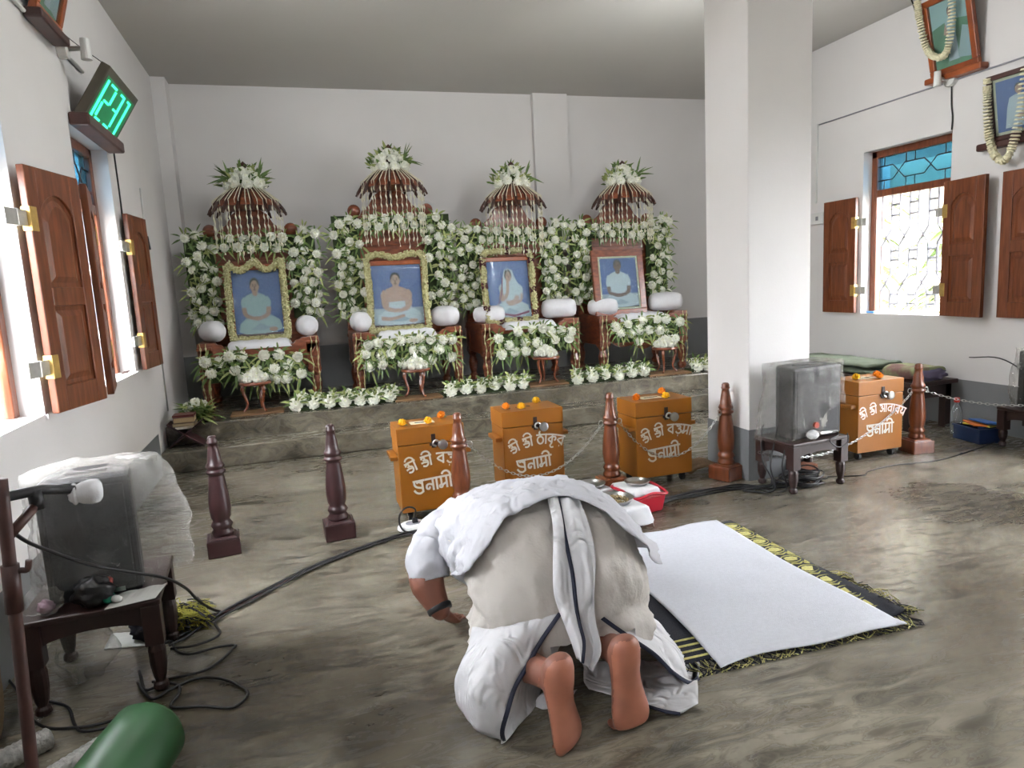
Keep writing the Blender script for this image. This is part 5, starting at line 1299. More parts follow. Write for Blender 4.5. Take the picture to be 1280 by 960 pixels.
# towel spread over the rug
mb = MB(); rows = []; TN, TM = 56, 84
c00, c10, c11, c01 = V((1.305, 1.965, 0)), V((2.115, 1.965, 0)), V((2.13, 3.25, 0)), V((1.43, 3.245, 0))
for i in range(TM + 1):
    v = i / TM; r = []
    for j in range(TN + 1):
        u = j / TN; p = c00.lerp(c10, u).lerp(c01.lerp(c11, u), v)
        p += V((.012 * math.sin(v * 7 + u), .018 * math.sin(u * 4.3) * (1 - v) + .012 * math.sin(u * 9), 0)); ed = min(1, 14 * min(u, 1 - u, v, 1 - v))
        p.z = .0175 + .004 * mnoise.noise(V((u * 5, v * 9, 1))) * ed + .006 * max(0, mnoise.noise(V((u * 2 + 3, v * 7, 4)))) + (.004 if v < .045 else 0)
        if v < .02 and .95 < u: p.z += .004
        r.append(p)
    rows.append(r)
mb.grid(rows); o = obj('towel', mb, MT['towel'], smooth=True, solid=.004); tag(o, 'white towel spread flat over the dark rug beside the bowing man', 'towel')

def plate(x, y, z, r, label, cat='plate', deep=.016):
    root = obj('steel_plate', MB().lathe([(.0, .004), (r * .74, .004), (r * .80, deep * .7), (r * .97, deep), (r, deep + .003), (r, deep), (r * .8, .0), (0, .0)], 36), MT['steel'], smooth=True, loc=(x, y, z))
    return tag(root, label, cat, 'steel offering plates')
def draped(name, x, y, z, w, d, drop, rz, label, sd, m, cat, top_only=False):
    """square cloth draped over a block top w x d at height z"""
    mb = MB(); n = 40; rows = []; ex = drop
    for i in range(n + 1):
        r = []
        for j in range(n + 1):
            px = (w + 2 * ex) * (j / n - .5); py = (d + 2 * ex) * (i / n - .5)
            ox = max(0, abs(px) - w / 2); oy = max(0, abs(py) - d / 2); t = math.hypot(ox, oy)
            qx = max(-w / 2, min(w / 2, px)); qy = max(-d / 2, min(d / 2, py)); sg = V((math.copysign(ox, px), math.copysign(oy, py), 0))
            out = .30 * t + .012 * math.sin(6 * math.atan2(py, px) + sd) * min(1, t * 9)
            p = V((qx, qy, z - t * .90)) + (sg.normalized() * out if t > 0 else V((0, 0, 0))) + mnoise.noise_vector(V((px * 9 + sd, py * 9, 0))) * .006
            if t > 0: p += sg.normalized() * .008
            p.z = max(.008, p.z + .004); r.append(p)
        rows.append(r)
    mb.grid(rows); o = obj(name, mb, m, smooth=True, solid=.002, loc=(x, y, 0)); o.rotation_euler = (0, 0, rz); return tag(o, label, cat)
MT['red'] = mat('red_plastic', 'b3152c', .35, var=.05); MT['grain'] = mat('brown_grains', '8b7a56', .9, var=.4, scale=80, bump=.8, bscale=120)
# red plastic basin with a white cloth and a plate
def basin(x, y, w, d, h, rz):
    root = empty('red_basin', (x, y, 0), rz, 'red plastic tray with cut-away rim, covered by a white cloth', 'basin')
    mb = MB(); mb.taper((0, 0, 0), (w * .86, d * .86), (0, 0, h * .82), (w, d)); obj('body', mb, MT['red'], root, bevel=.012)
    rim = MB()
    P = spline([(-w / 2, -d / 2, h * .82), (0, -d / 2 - .006, h * .95), (w / 2, -d / 2, h * .82), (w / 2 + .006, 0, h), (w / 2, d / 2, h), (0, d / 2, h), (-w / 2, d / 2, h), (-w / 2 - .006, 0, h)], 5, True)
    rim.tube(P, .009, 8, closed=True); obj('rim', rim, MT['red'], root, smooth=True)
    return root
basin(1.87, 3.66, .23, .24, .135, .18)
draped('white_cloth', 1.86, 3.69, .137, .17, .20, .035, .18, 'white cloth lying over the red tray under a steel plate', 1, MT['cotton'], 'cloth')
plate(1.885, 3.71, .146, .078, 'round steel plate on the cloth over the red tray')
def small_stool(x, y, w, d, h, rz, label):
    root = empty('footstool', (x, y, 0), rz, label, 'stool', 'little stools under the offering cloths')
    obj('seat', MB().bb((-w / 2, -d / 2, h - .02), (w / 2, d / 2, h)), MT['stool'], root, bevel=.004)
    for sx in (-1, 1):
        for sy in (-1, 1): obj('leg', MB().taper((sx * (w / 2 - .03), sy * (d / 2 - .03), 0), (.03, .03), (sx * (w / 2 - .03), sy * (d / 2 - .03), h - .02), (.04, .04)), MT['stool'], root)
small_stool(1.63, 3.46, .24, .22, .12, .15, 'little dark stool under the white cloth and the large plate')
draped('white_cloth', 1.63, 3.46, .122, .25, .23, .10, .15, 'white cloth hanging over the little stool beside the bowing man', 3, MT['cotton'], 'cloth')
pl_ = plate(1.625, 3.49, .134, .112, 'large steel plate heaped with brown grains on the draped stool', deep=.024)
gr = MB(); 
for i in range(170):
    a = rr_.uniform(0, 2 * PI); q = math.sqrt(rr_.random()) * .082; gr.sphere((q * math.cos(a), q * math.sin(a), .010 + .012 * (1 - q / .085) * rr_.random()), rr_.uniform(.005, .009), 5, 3)
g_ = obj('offering_grains', gr, MT['grain'], pl_); g_['kind'] = 'stuff'
small_stool(1.58, 3.84, .26, .20, .12, .1, 'little dark stool behind the grain plate, mostly hidden')
draped('white_cloth', 1.58, 3.84, .122, .28, .22, .06, .1, 'white cloth farthest back, under the plain plate and small bowl', 5, MT['cotton'], 'cloth')
plate(1.635, 3.83, .134, .085, 'plain steel plate behind the plate of grains')
o = obj('steel_bowl', MB().lathe([(.0, .003), (.022, .003), (.035, .02), (.037, .026), (.034, .022), (.0, .008)], 20), MT['steel'], smooth=True, loc=(1.50, 3.80, .134)); tag(o, 'small dark steel bowl beside the plain plate', 'bowl')

# ================================================================== CABLES, SOCKETS
def cable(pts, r, label, m='cable', group=None, z=None, sub=7):
    o = obj('cable', MB().tube(spline(pts, sub), r, 6), MT[m], smooth=True); return tag(o, label, 'cable', group)
G = 'black cables lying across the floor on the left'
base = [(.66, 3.865), (.34, 3.783), (-.015, 3.577), (-.245, 3.369), (-.412, 3.217)]
ends = [[(-.53, 3.11), (-.60, 3.03), (-.70, 2.96)], [(-.50, 3.12), (-.57, 3.00), (-.63, 2.95)], [(-.55, 3.16), (-.61, 3.08), (-.72, 3.05)], [(-.47, 3.10), (-.44, 2.97), (-.52, 2.91), (-.62, 2.92)]]
for k in range(4):
    off = (k - 1.5) * .013
    P = [(x + off * .5 + .006 * math.sin(i * 2.1 + k * 2), y - off + .006 * math.cos(i * 1.7 + k), .008 + (.004 if k % 2 else 0)) for i, (x, y) in enumerate(base)] + [(x, y, .008 + .004 * (k % 2)) for x, y in ends[k]]
    P = [(1.2 + .1 * k, 3.93 + off, .008 + (.004 if k % 2 else 0))] + P
    cable(P, .0055 if k != 2 else .004, ('nearest', 'second', '', 'farthest')[k] + ' black cable of the bundle from white socket to left table', 'cable', G) if k != 2 else cable(P, .004, 'dark red cable twisted along the black bundle on the left', 'cable_rd', G)
def loop(pxs): return [(p.x, p.y, .007 + .004 * (i % 2)) for i, p in enumerate([at(a, b_, z=.008) for a, b_ in pxs])]
cable(loop([(214, 800), (222, 815), (240, 817), (270, 810), (293, 806), (291, 812), (272, 828), (252, 840), (222, 846), (190, 853)]), .0052, 'cable loop nearest the right legs of the left table, spread over a clear sheet', group=G)
cable(loop([(172, 853), (180, 866), (192, 873), (213, 863), (245, 848), (276, 849), (305, 860), (308, 872), (290, 884), (255, 884), (214, 883), (224, 868), (222, 856), (205, 855), (182, 862), (176, 846), (174, 838)]), .0055, 'wide cable loop on the floor just above the green roll', group=G)
cable(loop([(60, 876), (85, 885), (93, 905), (106, 915), (150, 905), (185, 893), (208, 886)]), .0052, 'cable snaking behind the green roll from below the left table', group=G)
cable(loop([(0, 838), (20, 862), (48, 905), (100, 910), (150, 898)]), .0052, 'cable at the foot of the microphone stand', group=G)
cable([at(4, 655, 2.05), at(40, 680, 2.2), at(110, 705, 2.52), at(160, 715, 2.62), at(205, 722, 2.66), at(232, 735, 2.80), at(250, 752, 2.95)] + [V(q) for q in loop([(275, 764), (305, 757), (345, 733)])], .0055, 'cable hanging from the microphone across the left loudspeaker to the floor', group=G)
# white extension socket with plug and looped lead
ex = empty('extension_socket', (.53, 3.925, 0), .1, 'white round-cornered extension socket on the floor before the leftmost donation box', 'socket')
mb = MB(); mb.lathe([(.0, 0), (.088, 0), (.095, .008), (.093, .022), (.075, .034), (.0, .036)], 28, sx=1.0, sy=.78); obj('body', mb, MT['white_pl'], ex, smooth=True)
mb = MB(); mb.lathe([(.0, .0362), (.045, .0362), (.048, .030)], 20, sx=1, sy=.8); obj('socket_face', mb, MT['iron'], ex)
pg = obj('plug', MB().taper((.012, .0, .036), (.035, .028), (.012, .0, .066), (.026, .02)), MT['black'], ex, bevel=.004)
cable([(.542, 3.925, .062), (.545, 3.91, .12), (.50, 3.89, .145), (.455, 3.88, .12), (.445, 3.88, .06), (.47, 3.86, .015), (.54, 3.84, .008), (.62, 3.84, .008)], .0055, 'black looped plug lead on the white extension socket')
# bundle on the right of the red tray to the pillar
for k in range(5):
    y0 = 3.66 + .022 * k; o_ = .008 + .004 * (k % 2)
    cable([(1.93, 3.62 + .03 * k, o_), (2.10, 3.70 + .015 * k, o_), (2.30, y0 + .05, o_), (2.50, y0 + .055 + .01 * math.sin(k), o_), (2.68, y0 + .05 - .06 * (k % 2), o_), (2.80, 3.64 + .03 * (k % 3), o_), (2.92, 3.62 + .04 * k, .008 + .003 * k)], .0055, ['upper', 'second', 'middle', 'fourth', 'lowest'][4 - k] + ' black cable of the bundle between the red tray and the pillar table', group='black cables of the right bundle')
for k, (a, b_) in enumerate((((2.84, 3.80, .33), (2.78, 3.60, .05)), ((2.86, 3.68, .335), (2.76, 3.56, .02)), ((2.90, 3.62, .33), (2.84, 3.55, .012)))):
    A_ = V(a); B_ = V(b_); cable([A_ + V((.05, .03, .05 + .02 * k)), A_ + V((-.01, -.03, .02)), A_.lerp(B_, .5) + V((-.05, -.03, 0)), B_, B_ + V((-.15, .08 + .03 * k, -B_.z + .008))], .005, ['leftmost', 'middle', 'right'][k] + ' cable dangling from the left side of the pillar table', group='cables hanging off the pillar table')
# coiled heap of cable under the pillar table
cl = MB(); rr_ = random.Random(11)
for k in range(15):
    cx, cy = 3.05 + rr_.uniform(-.06, .08), 3.62 + rr_.uniform(-.04, .05); ra, rb = rr_.uniform(.06, .13), rr_.uniform(.04, .08); ph = rr_.uniform(0, 6); zz = .010 + .0065 * k
    cl.tube([(cx + ra * math.cos(t + ph), cy + rb * math.sin(t + ph), zz + .010 * math.sin(2 * t + k)) for t in [2 * PI * j / 26 for j in range(26)]], .0055, 6, closed=True)
cl.tube([(2.92, 3.60, .05), (2.90, 3.585, .055), (2.88, 3.57, .05)], [.022, .025, .015], 10)
o = obj('cable_coil', cl, MT['cable'], smooth=True); tag(o, 'tangled coil of black cable on the floor under the pillar table', 'cable')
o = obj('brick', MB().box((3.17, 3.78, .055), (.15, .10, .07)), mat('brown_carton', '7a4b34', .8, var=.15), bevel=.004); o.name = 'small_carton'; tag(o, 'small brown block on the floor behind the cable coil', 'box')
cable([(3.10, 3.58, .04), (3.22, 3.62, .02), (3.30, 3.68, .008), (3.50, 3.60, .008), (3.60, 3.66, .008), (3.85, 3.70, .008), (4.20, 3.66, .008), (4.60, 3.74, .008), (5.02, 3.86, .008)], .004, 'thin black cable running right along the floor to the far right table')
# folded brown mat at the foot of the pillar
mb = MB(); 
rows = [[V((2.50 + .24 * j / 12 + .03 * i / 8, 4.12 + .16 * i / 8, .03 + .035 * math.sin(PI * j / 12) + .010 * mnoise.noise(V((i * .6, j * .5, 2))))) for j in range(13)] for i in range(9)]
mb.grid(rows); o = obj('folded_sack', mb, mat('tan_sackcloth', '8d7459', .95, var=.15, scale=40, bump=.4), smooth=True, solid=.03); tag(o, 'folded tan cloth on the floor between third donation box and pillar', 'cloth')

mc = empty('desk_microphone', (3.03, 3.53, .355), 0, 'white-headed microphone lying on the pillar table before the loudspeaker', 'microphone')
obj('head', MB().sphere((0, 0, 0), (.040, .032, .030), 18, 10), MT['cotton'], mc, smooth=True)
obj('handle', MB().tube([(.03, 0, 0), (.06, .0, .002), (.13, .015, -.004), (.22, .035, -.010)], [.018, .012, .012, .008], 10), MT['steel'], mc, smooth=True)
cable([(3.25, 3.57, .345), (3.20, 3.50, .338), (3.12, 3.485, .32), (3.17, 3.47, .27), (3.25, 3.475, .29), (3.27, 3.50, .345)], .004, 'thin microphone lead drooping over the front edge of the pillar table')

# ================================================================== LEFT FOREGROUND
ms_ = empty('microphone_stand', (-.585, 1.72, 0), 0, 'rusty brown microphone stand at the left edge of the picture', 'microphone stand')
MO2 = V((-.585, 1.72, 0)); MT['rust'] = mat('rusty_brown_tube', '3f241e', .5, var=.3, scale=20)
def mso(n, mb, m, lb=None):
    o = obj(n, mb, m, ms_, smooth=True); o.location = -MO2
    if lb: o['label'] = lb
pt = at(5, 640, 1.72); pb = at(40, 958, 1.72)
mso('pole', MB().tube([pb.lerp(pt, -.30), pb, pt, pb.lerp(pt, 1.12)], .0135, 12), MT['rust'])
pj = pb.lerp(pt, .80); mso('clamp', MB().tube([pb.lerp(pt, .62), pb.lerp(pt, .80)], .018, 12), MT['rust'])
b0 = at(2, 622, 1.74); b1 = at(52, 612, 1.80); b2 = at(92, 612, 1.85); s0 = pb.lerp(pt, .90); s1 = at(46, 630, 1.79)
mso('boom_arm', MB().tube([b0 + V((-.02, -.02, -.02)), b0, b1, b2], [.011, .012, .012, .011], 10), MT['black'], 'black boom arm')
mso('brace', MB().tube([s0, s0.lerp(s1, .5), s1], .0115, 10), MT['rust']); mso('brace_clip', MB().tube([s1 - V((0, 0, .012)), s1 + V((0, 0, .035))], .015, 10), MT['black'])
mso('hook', MB().tube(spline([pb.lerp(pt, .70) + V((.0, 0, 0)), at(22, 715, 1.72), at(34, 712, 1.72), at(36, 700, 1.72)], 5), .007, 8), MT['rust'])
for k in range(3):
    a = (-.5, -1.6, -2.7)[k]; q = pb.lerp(pt, -.16); e = V((q.x + .26 * math.cos(a), q.y + .26 * math.sin(a), .012)); mso('foot', MB().tube([q, e], .011, 8), MT['rust'])
mw = empty('microphone', tuple(at(103, 616, 1.86)), 0, 'microphone wrapped in white cloth at the tip of the boom arm', 'microphone')
mw.rotation_euler = (0, 0, .2)
obj('cloth_head', MB().lathe([(.016, -.028), (.022, -.020), (.020, -.014), (.027, .0), (.031, .018), (.029, .034), (.018, .042), (.0, .044)], 14, M=Matrix.Rotation(PI / 2, 4, 'Y')), MT['cotton'], mw, smooth=True)
obj('tie', MB().tube([(-.016 , .022 * math.cos(t), .022 * math.sin(t)) for t in [2 * PI * k / 14 for k in range(14)]], .005, 6, closed=True), MT['cotton'], mw)
# green roll
gr_ = empty('green_roll', (-.575, 2.05, .116), 0, 'dark green rolled mat or tube lying at the bottom left of the picture', 'roll')
MT['green'] = mat('dark_green_plastic', '22542a', .45, var=.12, scale=8)
ax = V((.30, .86, .10)).normalized(); mb = MB(); P = [-ax * .26, -ax * .13, V((0, 0, 0)), ax * .10, ax * .125, ax * .135]
mb.tube(P, [.112, .112, .112, .108, .09, .035], 32); obj('tube', mb, MT['green'], gr_, smooth=True); gr_.rotation_euler = (.02, 0, 0)
# things on the left low table: bags, torch, paper
TZ = .357
def crumple(name, c, r, sd, m, label, cat, n=22, amp=.35, group=None, kids=None):
    mb = MB(); rows = []
    for i in range(n + 1):
        th = PI * i / n; row = []
        for k in range(30):
            a = 2 * PI * k / 30; d = V((math.sin(th) * math.cos(a), math.sin(th) * math.sin(a), math.cos(th))); q = 1 + amp * mnoise.noise(d * 2.2 + V((sd, 0, 0))) + amp * .5 * abs(mnoise.noise(d * 5 + V((0, sd, 0))))
            row.append(V((c[0] + r[0] * d.x * q, c[1] + r[1] * d.y * q, max(c[2] - r[2] * .85, c[2] + r[2] * d.z * q))))
        rows.append(row)
    mb.grid(rows, wrap=True); o = obj(name, mb, m, smooth=True); return tag(o, label, cat, group)
MT['blackbag'] = mat('black_polythene', '101012', .3, var=.2, bump=.5, bscale=25)
crumple('polythene_bag', (-.78, 2.635, TZ + .048), (.062, .045, .052), 3, MT['blackbag'], 'black knotted polythene bag on the left table below the loudspeaker', 'bag')
crumple('polythene_bag', (-.93, 2.63, TZ + .045), (.055, .045, .05), 7, MT['film2'], 'clear plastic bag with pinkish contents on the left corner of the left table', 'bag')
crumple('cloth_bundle', (-.925, 2.635, TZ + .024), (.024, .022, .022), 9, mat('pinkish_cloth', 'a7899a', .8, var=.2), 'pinkish wad inside the clear bag on the left table', 'cloth')
crumple('polythene_bag', (-.90, 2.86, .10), (.10, .10, .11), 12, MT['film2'], 'cloudy plastic bag on the floor under the left table', 'bag')
tq = empty('torch', (-.715, 2.625, TZ + .02), -.5, 'small torch with a green round head on the left table', 'torch')
obj('head', MB().sphere((-.022, 0, .002), (.026, .022, .022), 16, 10), mat('green_plastic_cap', '17735a', .4), tq, smooth=True); obj('tip', MB().tube([(0, 0, 0), (.015, 0, -.002), (.028, 0, -.003)], [.012, .013, .010], 12), MT['white_pl'], tq, smooth=True)
o = obj('jar_lid', MB().lathe([(.0, .0), (.020, .0), (.022, .012), (.018, .020), (.0, .022)], 14), mat('faded_red_plastic', '9c3a2c', .5), loc=(-.745, 2.682, TZ + .055)); tag(o, 'faded red lid resting by the black bag before the left loudspeaker', 'lid')
mb = MB(); rows = [[V((-.735 + .155 * j / 10 + .02 * i / 4, 2.575 + .03 * j / 10 + .12 * i / 4, TZ + .003 + .006 * abs(math.sin(j * .7)) * i / 4)) for j in range(11)] for i in range(5)]
mb.grid(rows); o = obj('paper_sheet', mb, mat('creased_white_paper', 'c9c9c4', .8, var=.08), solid=.0015); tag(o, 'creased white paper at the front right corner of the left table', 'paper')
# floor litter under and round the left table
def sheet(px4, label, m, z=.004, cat='plastic sheet', name='plastic_sheet'):
    q = [at(a, b_, z=z) for a, b_ in px4]; mb = MB(); rows = []
    for i in range(13):
        rows.append([q[0].lerp(q[1], j / 12).lerp(q[3].lerp(q[2], j / 12), i / 12) + V((0, 0, .006 * abs(mnoise.noise(V((i * .5, j * .5, px4[0][0] * .1)))))) for j in range(13)])
    mb.grid(rows); o = obj(name, mb, m, smooth=True, solid=.001); return tag(o, label, cat)
sheet([(195, 836), (248, 842), (272, 822), (215, 812)], 'clear printed plastic sheet on the floor right of the left table', MT['film2'])
sheet([(130, 812), (205, 805), (208, 786), (140, 792)], 'white paper on the floor under the left table', mat('floor_paper', 'b9bbb6', .8), name='paper_sheet', cat='paper')
sheet([(0, 925), (40, 912), (58, 895), (0, 890)], 'crumpled clear wrapper at the foot of the microphone stand', MT['film2'])
def roll(a, b_, r, label, m):
    mb = MB(); A_, B_ = V(a), V(b_); n = 26; mb.tube([A_.lerp(B_, i / n) for i in range(n + 1)], [r * (1 + .05 * math.sin(i * 2.4)) * (1 if 0 < i < n else .75) for i in range(n + 1)], 16)
    o = obj('wrapped_roll', mb, m, smooth=True); return tag(o, label, 'roll', 'plastic-wrapped rolls at bottom left')
MT['bubble'] = mat('bubble_wrap', 'a9a8a4', .35, var=.25, scale=60, bump=.8, bscale=90)
roll((-.85, 2.16, .032), (-.715, 2.30, .032), .030, 'white bubble-wrapped roll beside the green roll', MT['bubble'])
roll((-1.02, 2.30, .036), (-.885, 2.40, .036), .034, 'plastic-wrapped roll left of the microphone stand pole', MT['bubble'])
# yellow-green tassels and dark cloth behind the table leg
fr = MB(); rr_ = random.Random(4)
for i in range(260):
    c = V((-.60 + rr_.uniform(-.06, .07), 3.14 + rr_.uniform(-.06, .08), .02 + .07 * rr_.random())); fr.tube([c, jit(c + V((.02, -.01, -.01)), .02), jit(c + V((.05, -.03, -.02)), .02)], .0025, 4, i % 3 == 0)
for v_ in range(len(fr.v)): fr.v[v_] = (fr.v[v_][0], fr.v[v_][1], max(.003, fr.v[v_][2]))
o = obj('tasselled_cloth', fr, [mat('yellow_green_yarn', '8f8a34', .9, var=.2), MT['rug']]); tag(o, 'yellow and black tassels of a bundled cloth behind the left table leg', 'cloth'); o['kind'] = 'stuff'
crumple('bundled_cloth', (-.70, 3.08, .055), (.09, .07, .062), 15, MT['rug'], 'dark bundled cloth under the back of the left table', 'cloth')
o = crumple('cardboard', (-1.08, 2.45, .26), (.03, .16, .30), 21, mat('brown_card', '8d7458', .9, var=.1), 'piece of brown card leaning behind the microphone stand by left wall', 'card', amp=.1)

# ================================================================== WALL FITTINGS
# green dot number board on its shelf, leaning out from the left wall
def wall_shelf(name, x, y0, y1, z, depth, th, m, label):
    o = obj(name, MB().bb((min(x, x + depth), y0, z - th), (max(x, x + depth), y1, z)), m, bevel=.012); return tag(o, label, 'shelf', 'small picture shelves on the walls')
wall_shelf('wall_shelf', XL + .002, 4.76, 5.64, 2.525, .11, .075, MT['frame_dk'], 'dark wooden ledge under the green number board')
lean = .56; LBH, LBW = .345, .76
lb = empty('number_board', (XL + .035, 5.21, 2.53), 0, 'square board of glowing green number segments leaning from left wall', 'number board')
lb.rotation_euler = (0, lean, 0)
MT['board_dk'] = mat('dark_board_frame', '4a4438', .5, var=.1); MT['led_face'] = mat('green_face_glow', '1f7a4c', .5, var=.08, emit=.35)  # face emission stands in for glow caught from the segments
mb = MB(); mb.bb((-.02, -LBW / 2, 0), (.035, LBW / 2, LBH)); obj('case', mb, MT['board_dk'], lb, bevel=.006)
obj('face', MB().bb((.0352, -LBW / 2 + .04, .022), (.037, LBW / 2 - .04, LBH - .05)), MT['led_face'], lb)
led = bpy.data.materials.new('green_light'); led.use_nodes = True; b_ = led.node_tree.nodes['Principled BSDF']; b_.inputs['Base Color'].default_value = (.02, .6, .3, 1); b_.inputs['Emission Color'].default_value = (.05, 1, .45, 1); b_.inputs['Emission Strength'].default_value = 2.0
def seg(p0, p1, n):
    mb = MB()
    for i in range(n):
        t = i / (n - 1); y = p0[0] + (p1[0] - p0[0]) * t; z = p0[1] + (p1[1] - p0[1]) * t; mb.bb((.037, y - .013, z - .0065), (.043, y + .013, z + .0065))
    o = obj('light_segment', mb, led, lb); o['kind'] = 'stuff'
zt, zm, zb = LBH - .075, LBH * .47, .045
for q in (((-.30, zt), (-.30, zb), 18), ((-.21, zt), (-.12, zt), 4), ((-.10, zt - .02), (-.10, zm + .01), 8), ((-.21, zm), (-.13, zm), 3), ((-.23, zm - .02), (-.23, zb + .02), 8), ((-.21, zb), (-.14, zb), 3), ((.02, zt), (.07, zt), 3), ((.09, zt), (.09, zb + .02), 16), ((-.02, zb), (.06, zb), 4), ((.19, zt), (.22, zt), 2), ((.24, zt), (.24, zb), 18), ((.01, zm), (.05, zm), 2)): seg(*q)
cable([(XL + .008, 5.80, 2.50), (XL + .006, 5.82, 2.2), (XL + .012, 5.79, 1.9), (XL + .02, 5.76, 1.70)], .006, 'black wire hanging down the left wall from the number board')
cable([(XL + .20, 4.86, 2.83), (XL + .06, 4.75, 2.93), (XL + .01, 4.62, 3.0)], .0025, 'thin wire from the top of the number board to the left wall')
cd = MB(); cd.tube([(XL + .012, 3.4, 2.87), (XL + .012, 5.2, 2.87)], .011, 8); o = obj('conduit_pipe', cd, MT['white_pl'], smooth=True); tag(o, 'white conduit pipe running along the left wall behind the number board', 'pipe', 'wall conduits')
cd = MB(); cd.tube([(XL + .008, 6.60, 2.35), (XL + .008, 6.60, .45)], .007, 6); o = obj('conduit_pipe', cd, MT['white_pl'], smooth=True); tag(o, 'thin vertical white conduit on the left wall past the farthest shutter', 'pipe', 'wall conduits')
def lamp_holder(x, y, z, s, label):
    root = empty('lamp_holder', (x, y, z), 0, label, 'lamp holder', 'white lamp holders on the walls')
    obj('junction_box', MB().tube([(0, 0, 0), (s * .05, 0, 0)], .055, 20), MT['white_pl'], root, bevel=.004)
    obj('arm', MB().tube([(s * .05, 0, 0), (s * .12, .02, .012)], .014, 10), MT['steel'], root)
    obj('socket', MB().tube([(s * .135, .022, -.05), (s * .135, .022, .065)], [.030, .026], 14), MT['white_pl'], root)
lamp_holder(XL + .002, 4.76, 2.87, 1, 'white lamp holder on the left wall below the tilted picture'); lamp_holder(XR - .002, 4.585, 2.857, -1, 'white lamp holder on the right wall below the upper garlanded picture')
def wall_picture(x, y, z, w, h, fw, s, lean, label, fm, seat=True, green=True, group='leaning pictures on the side walls'):
    root = empty('wall_picture', (x, y, z), 0, label, 'picture', group); root.rotation_euler = (0, -s * -lean if False else s * lean, 0)
    W2, H2 = w / 2 + fw, h + 2 * fw
    def B(a, b_, c, d, x0, x1): return ((min(s * x0, s * x1), a, c), (max(s * x0, s * x1), b_, d))
    mb = MB()
    for q in (B(-W2, W2, 0, fw, -.01, .03), B(-W2, W2, H2 - fw, H2, -.01, .03), B(-W2, -W2 + fw, fw, H2 - fw, -.01, .03), B(W2 - fw, W2, fw, H2 - fw, -.01, .03)): mb.bb(*q)
    obj('frame', mb, fm, root, bevel=.006)
    obj('backing_board', MB().bb(*B(-W2 + .01, W2 - .01, .01, H2 - .01, -.012, -.002)), MT['frame_dk'], root)
    mats = [mat('print_green', '5b8f6a', .45, var=.35, scale=5) if 'print_green' not in bpy.data.materials else bpy.data.materials['print_green'], PBLUE, PWH, SKN, PHR, mat('print_pale_sky', 'a8c4c4', .45, var=.1, scale=3) if 'print_pale_sky' not in bpy.data.materials else bpy.data.materials['print_pale_sky'], MT['box_slot'], PSH]
    mb = MB(); L_ = [0]
    def poly(P, mi):
        L_[0] += 1; xx = s * (.004 + .0003 * L_[0]); o_ = len(mb.v); mb.v += [(xx, -s * (a - .5) * w * -1 if False else (a - .5) * w * (1 if s < 0 else -1) * -1, fw + c * h) for a, c in P]; mb.f.append(tuple(range(o_, o_ + len(P)))); mb.m.append(mi)
    def ell(cx, cy, rx, ry, mi): poly([(cx + rx * math.cos(2 * PI * i / 16), cy + ry * math.sin(2 * PI * i / 16)) for i in range(16)], mi)
    if green:
        poly([(0, 0), (1, 0), (1, 1), (0, 1)], 0); poly([(0, .62), (.5, .70), (1, .64), (1, 1), (0, 1)], 5); poly([(.6, .1), (1, .05), (1, .5), (.8, .55)], 7)
        ell(.50, .82, .055, .07, 4); ell(.50, .80, .048, .06, 3); poly([(.36, .08), (.38, .5), (.36, .68), (.45, .74), (.56, .74), (.66, .66), (.62, .45), (.66, .08)], 7); poly([(.40, .08), (.41, .45), (.60, .45), (.63, .08)], 2); poly([(.37, .66), (.30, .50), (.42, .46), (.42, .52)], 3)
    else:
        poly([(0, 0), (1, 0), (1, 1), (0, 1)], 1); m0 = .05
        for q in ([(0, 0), (1, 0), (1, m0), (0, m0)], [(0, 1 - m0), (1, 1 - m0), (1, 1), (0, 1)], [(0, 0), (m0, 0), (m0, 1), (0, 1)], [(1 - m0, 0), (1, 0), (1, 1), (1 - m0, 1)]): poly(q, 6)
        ell(.48, .76, .075, .09, 4); ell(.48, .74, .065, .08, 3); poly([(.2, .10), (.25, .45), (.30, .62), (.42, .66), (.56, .66), (.68, .62), (.74, .42), (.85, .10)], 2); ell(.5, .28, .08, .04, 3)
    obj('printed_picture', mb, mats, root)
    obj('glass_pane', MB().bb(*B(-w / 2, w / 2, fw, fw + h, .012, .014)), MT['clear_glass'], root)
    return root
wall_shelf('wall_shelf', XL + .002, 4.20, 4.66, 2.895, .09, .05, MT['frame_dk'], 'dark ledge under the tilted picture at the top left corner')
wall_picture(XL + .03, 4.43, 2.897, .31, .46, .045, 1, .28, 'tilted orange-framed green picture cut off at the top left corner', MT['frame_or'])
wall_shelf('wall_shelf', XR - .002, 4.27, 4.78, 2.905, -.09, .05, MT['frame_or'], 'brown ledge under the upper garlanded picture on right wall')
wall_picture(XR - .03, 4.53, 2.907, .33, .50, .05, -1, .22, 'upper garlanded picture of a standing figure on green, on right wall', MT['frame_or'])
wall_shelf('wall_shelf', XR - .002, 3.62, 4.30, 2.285, -.07, .055, MT['frame_dk'], 'dark ledge under the blue garlanded picture at right edge')
wall_picture(XR - .025, 3.96, 2.287, .40, .41, .035, -1, .16, 'blue garlanded picture of a seated figure cut by the right edge', MT['frame_dk'], green=False)
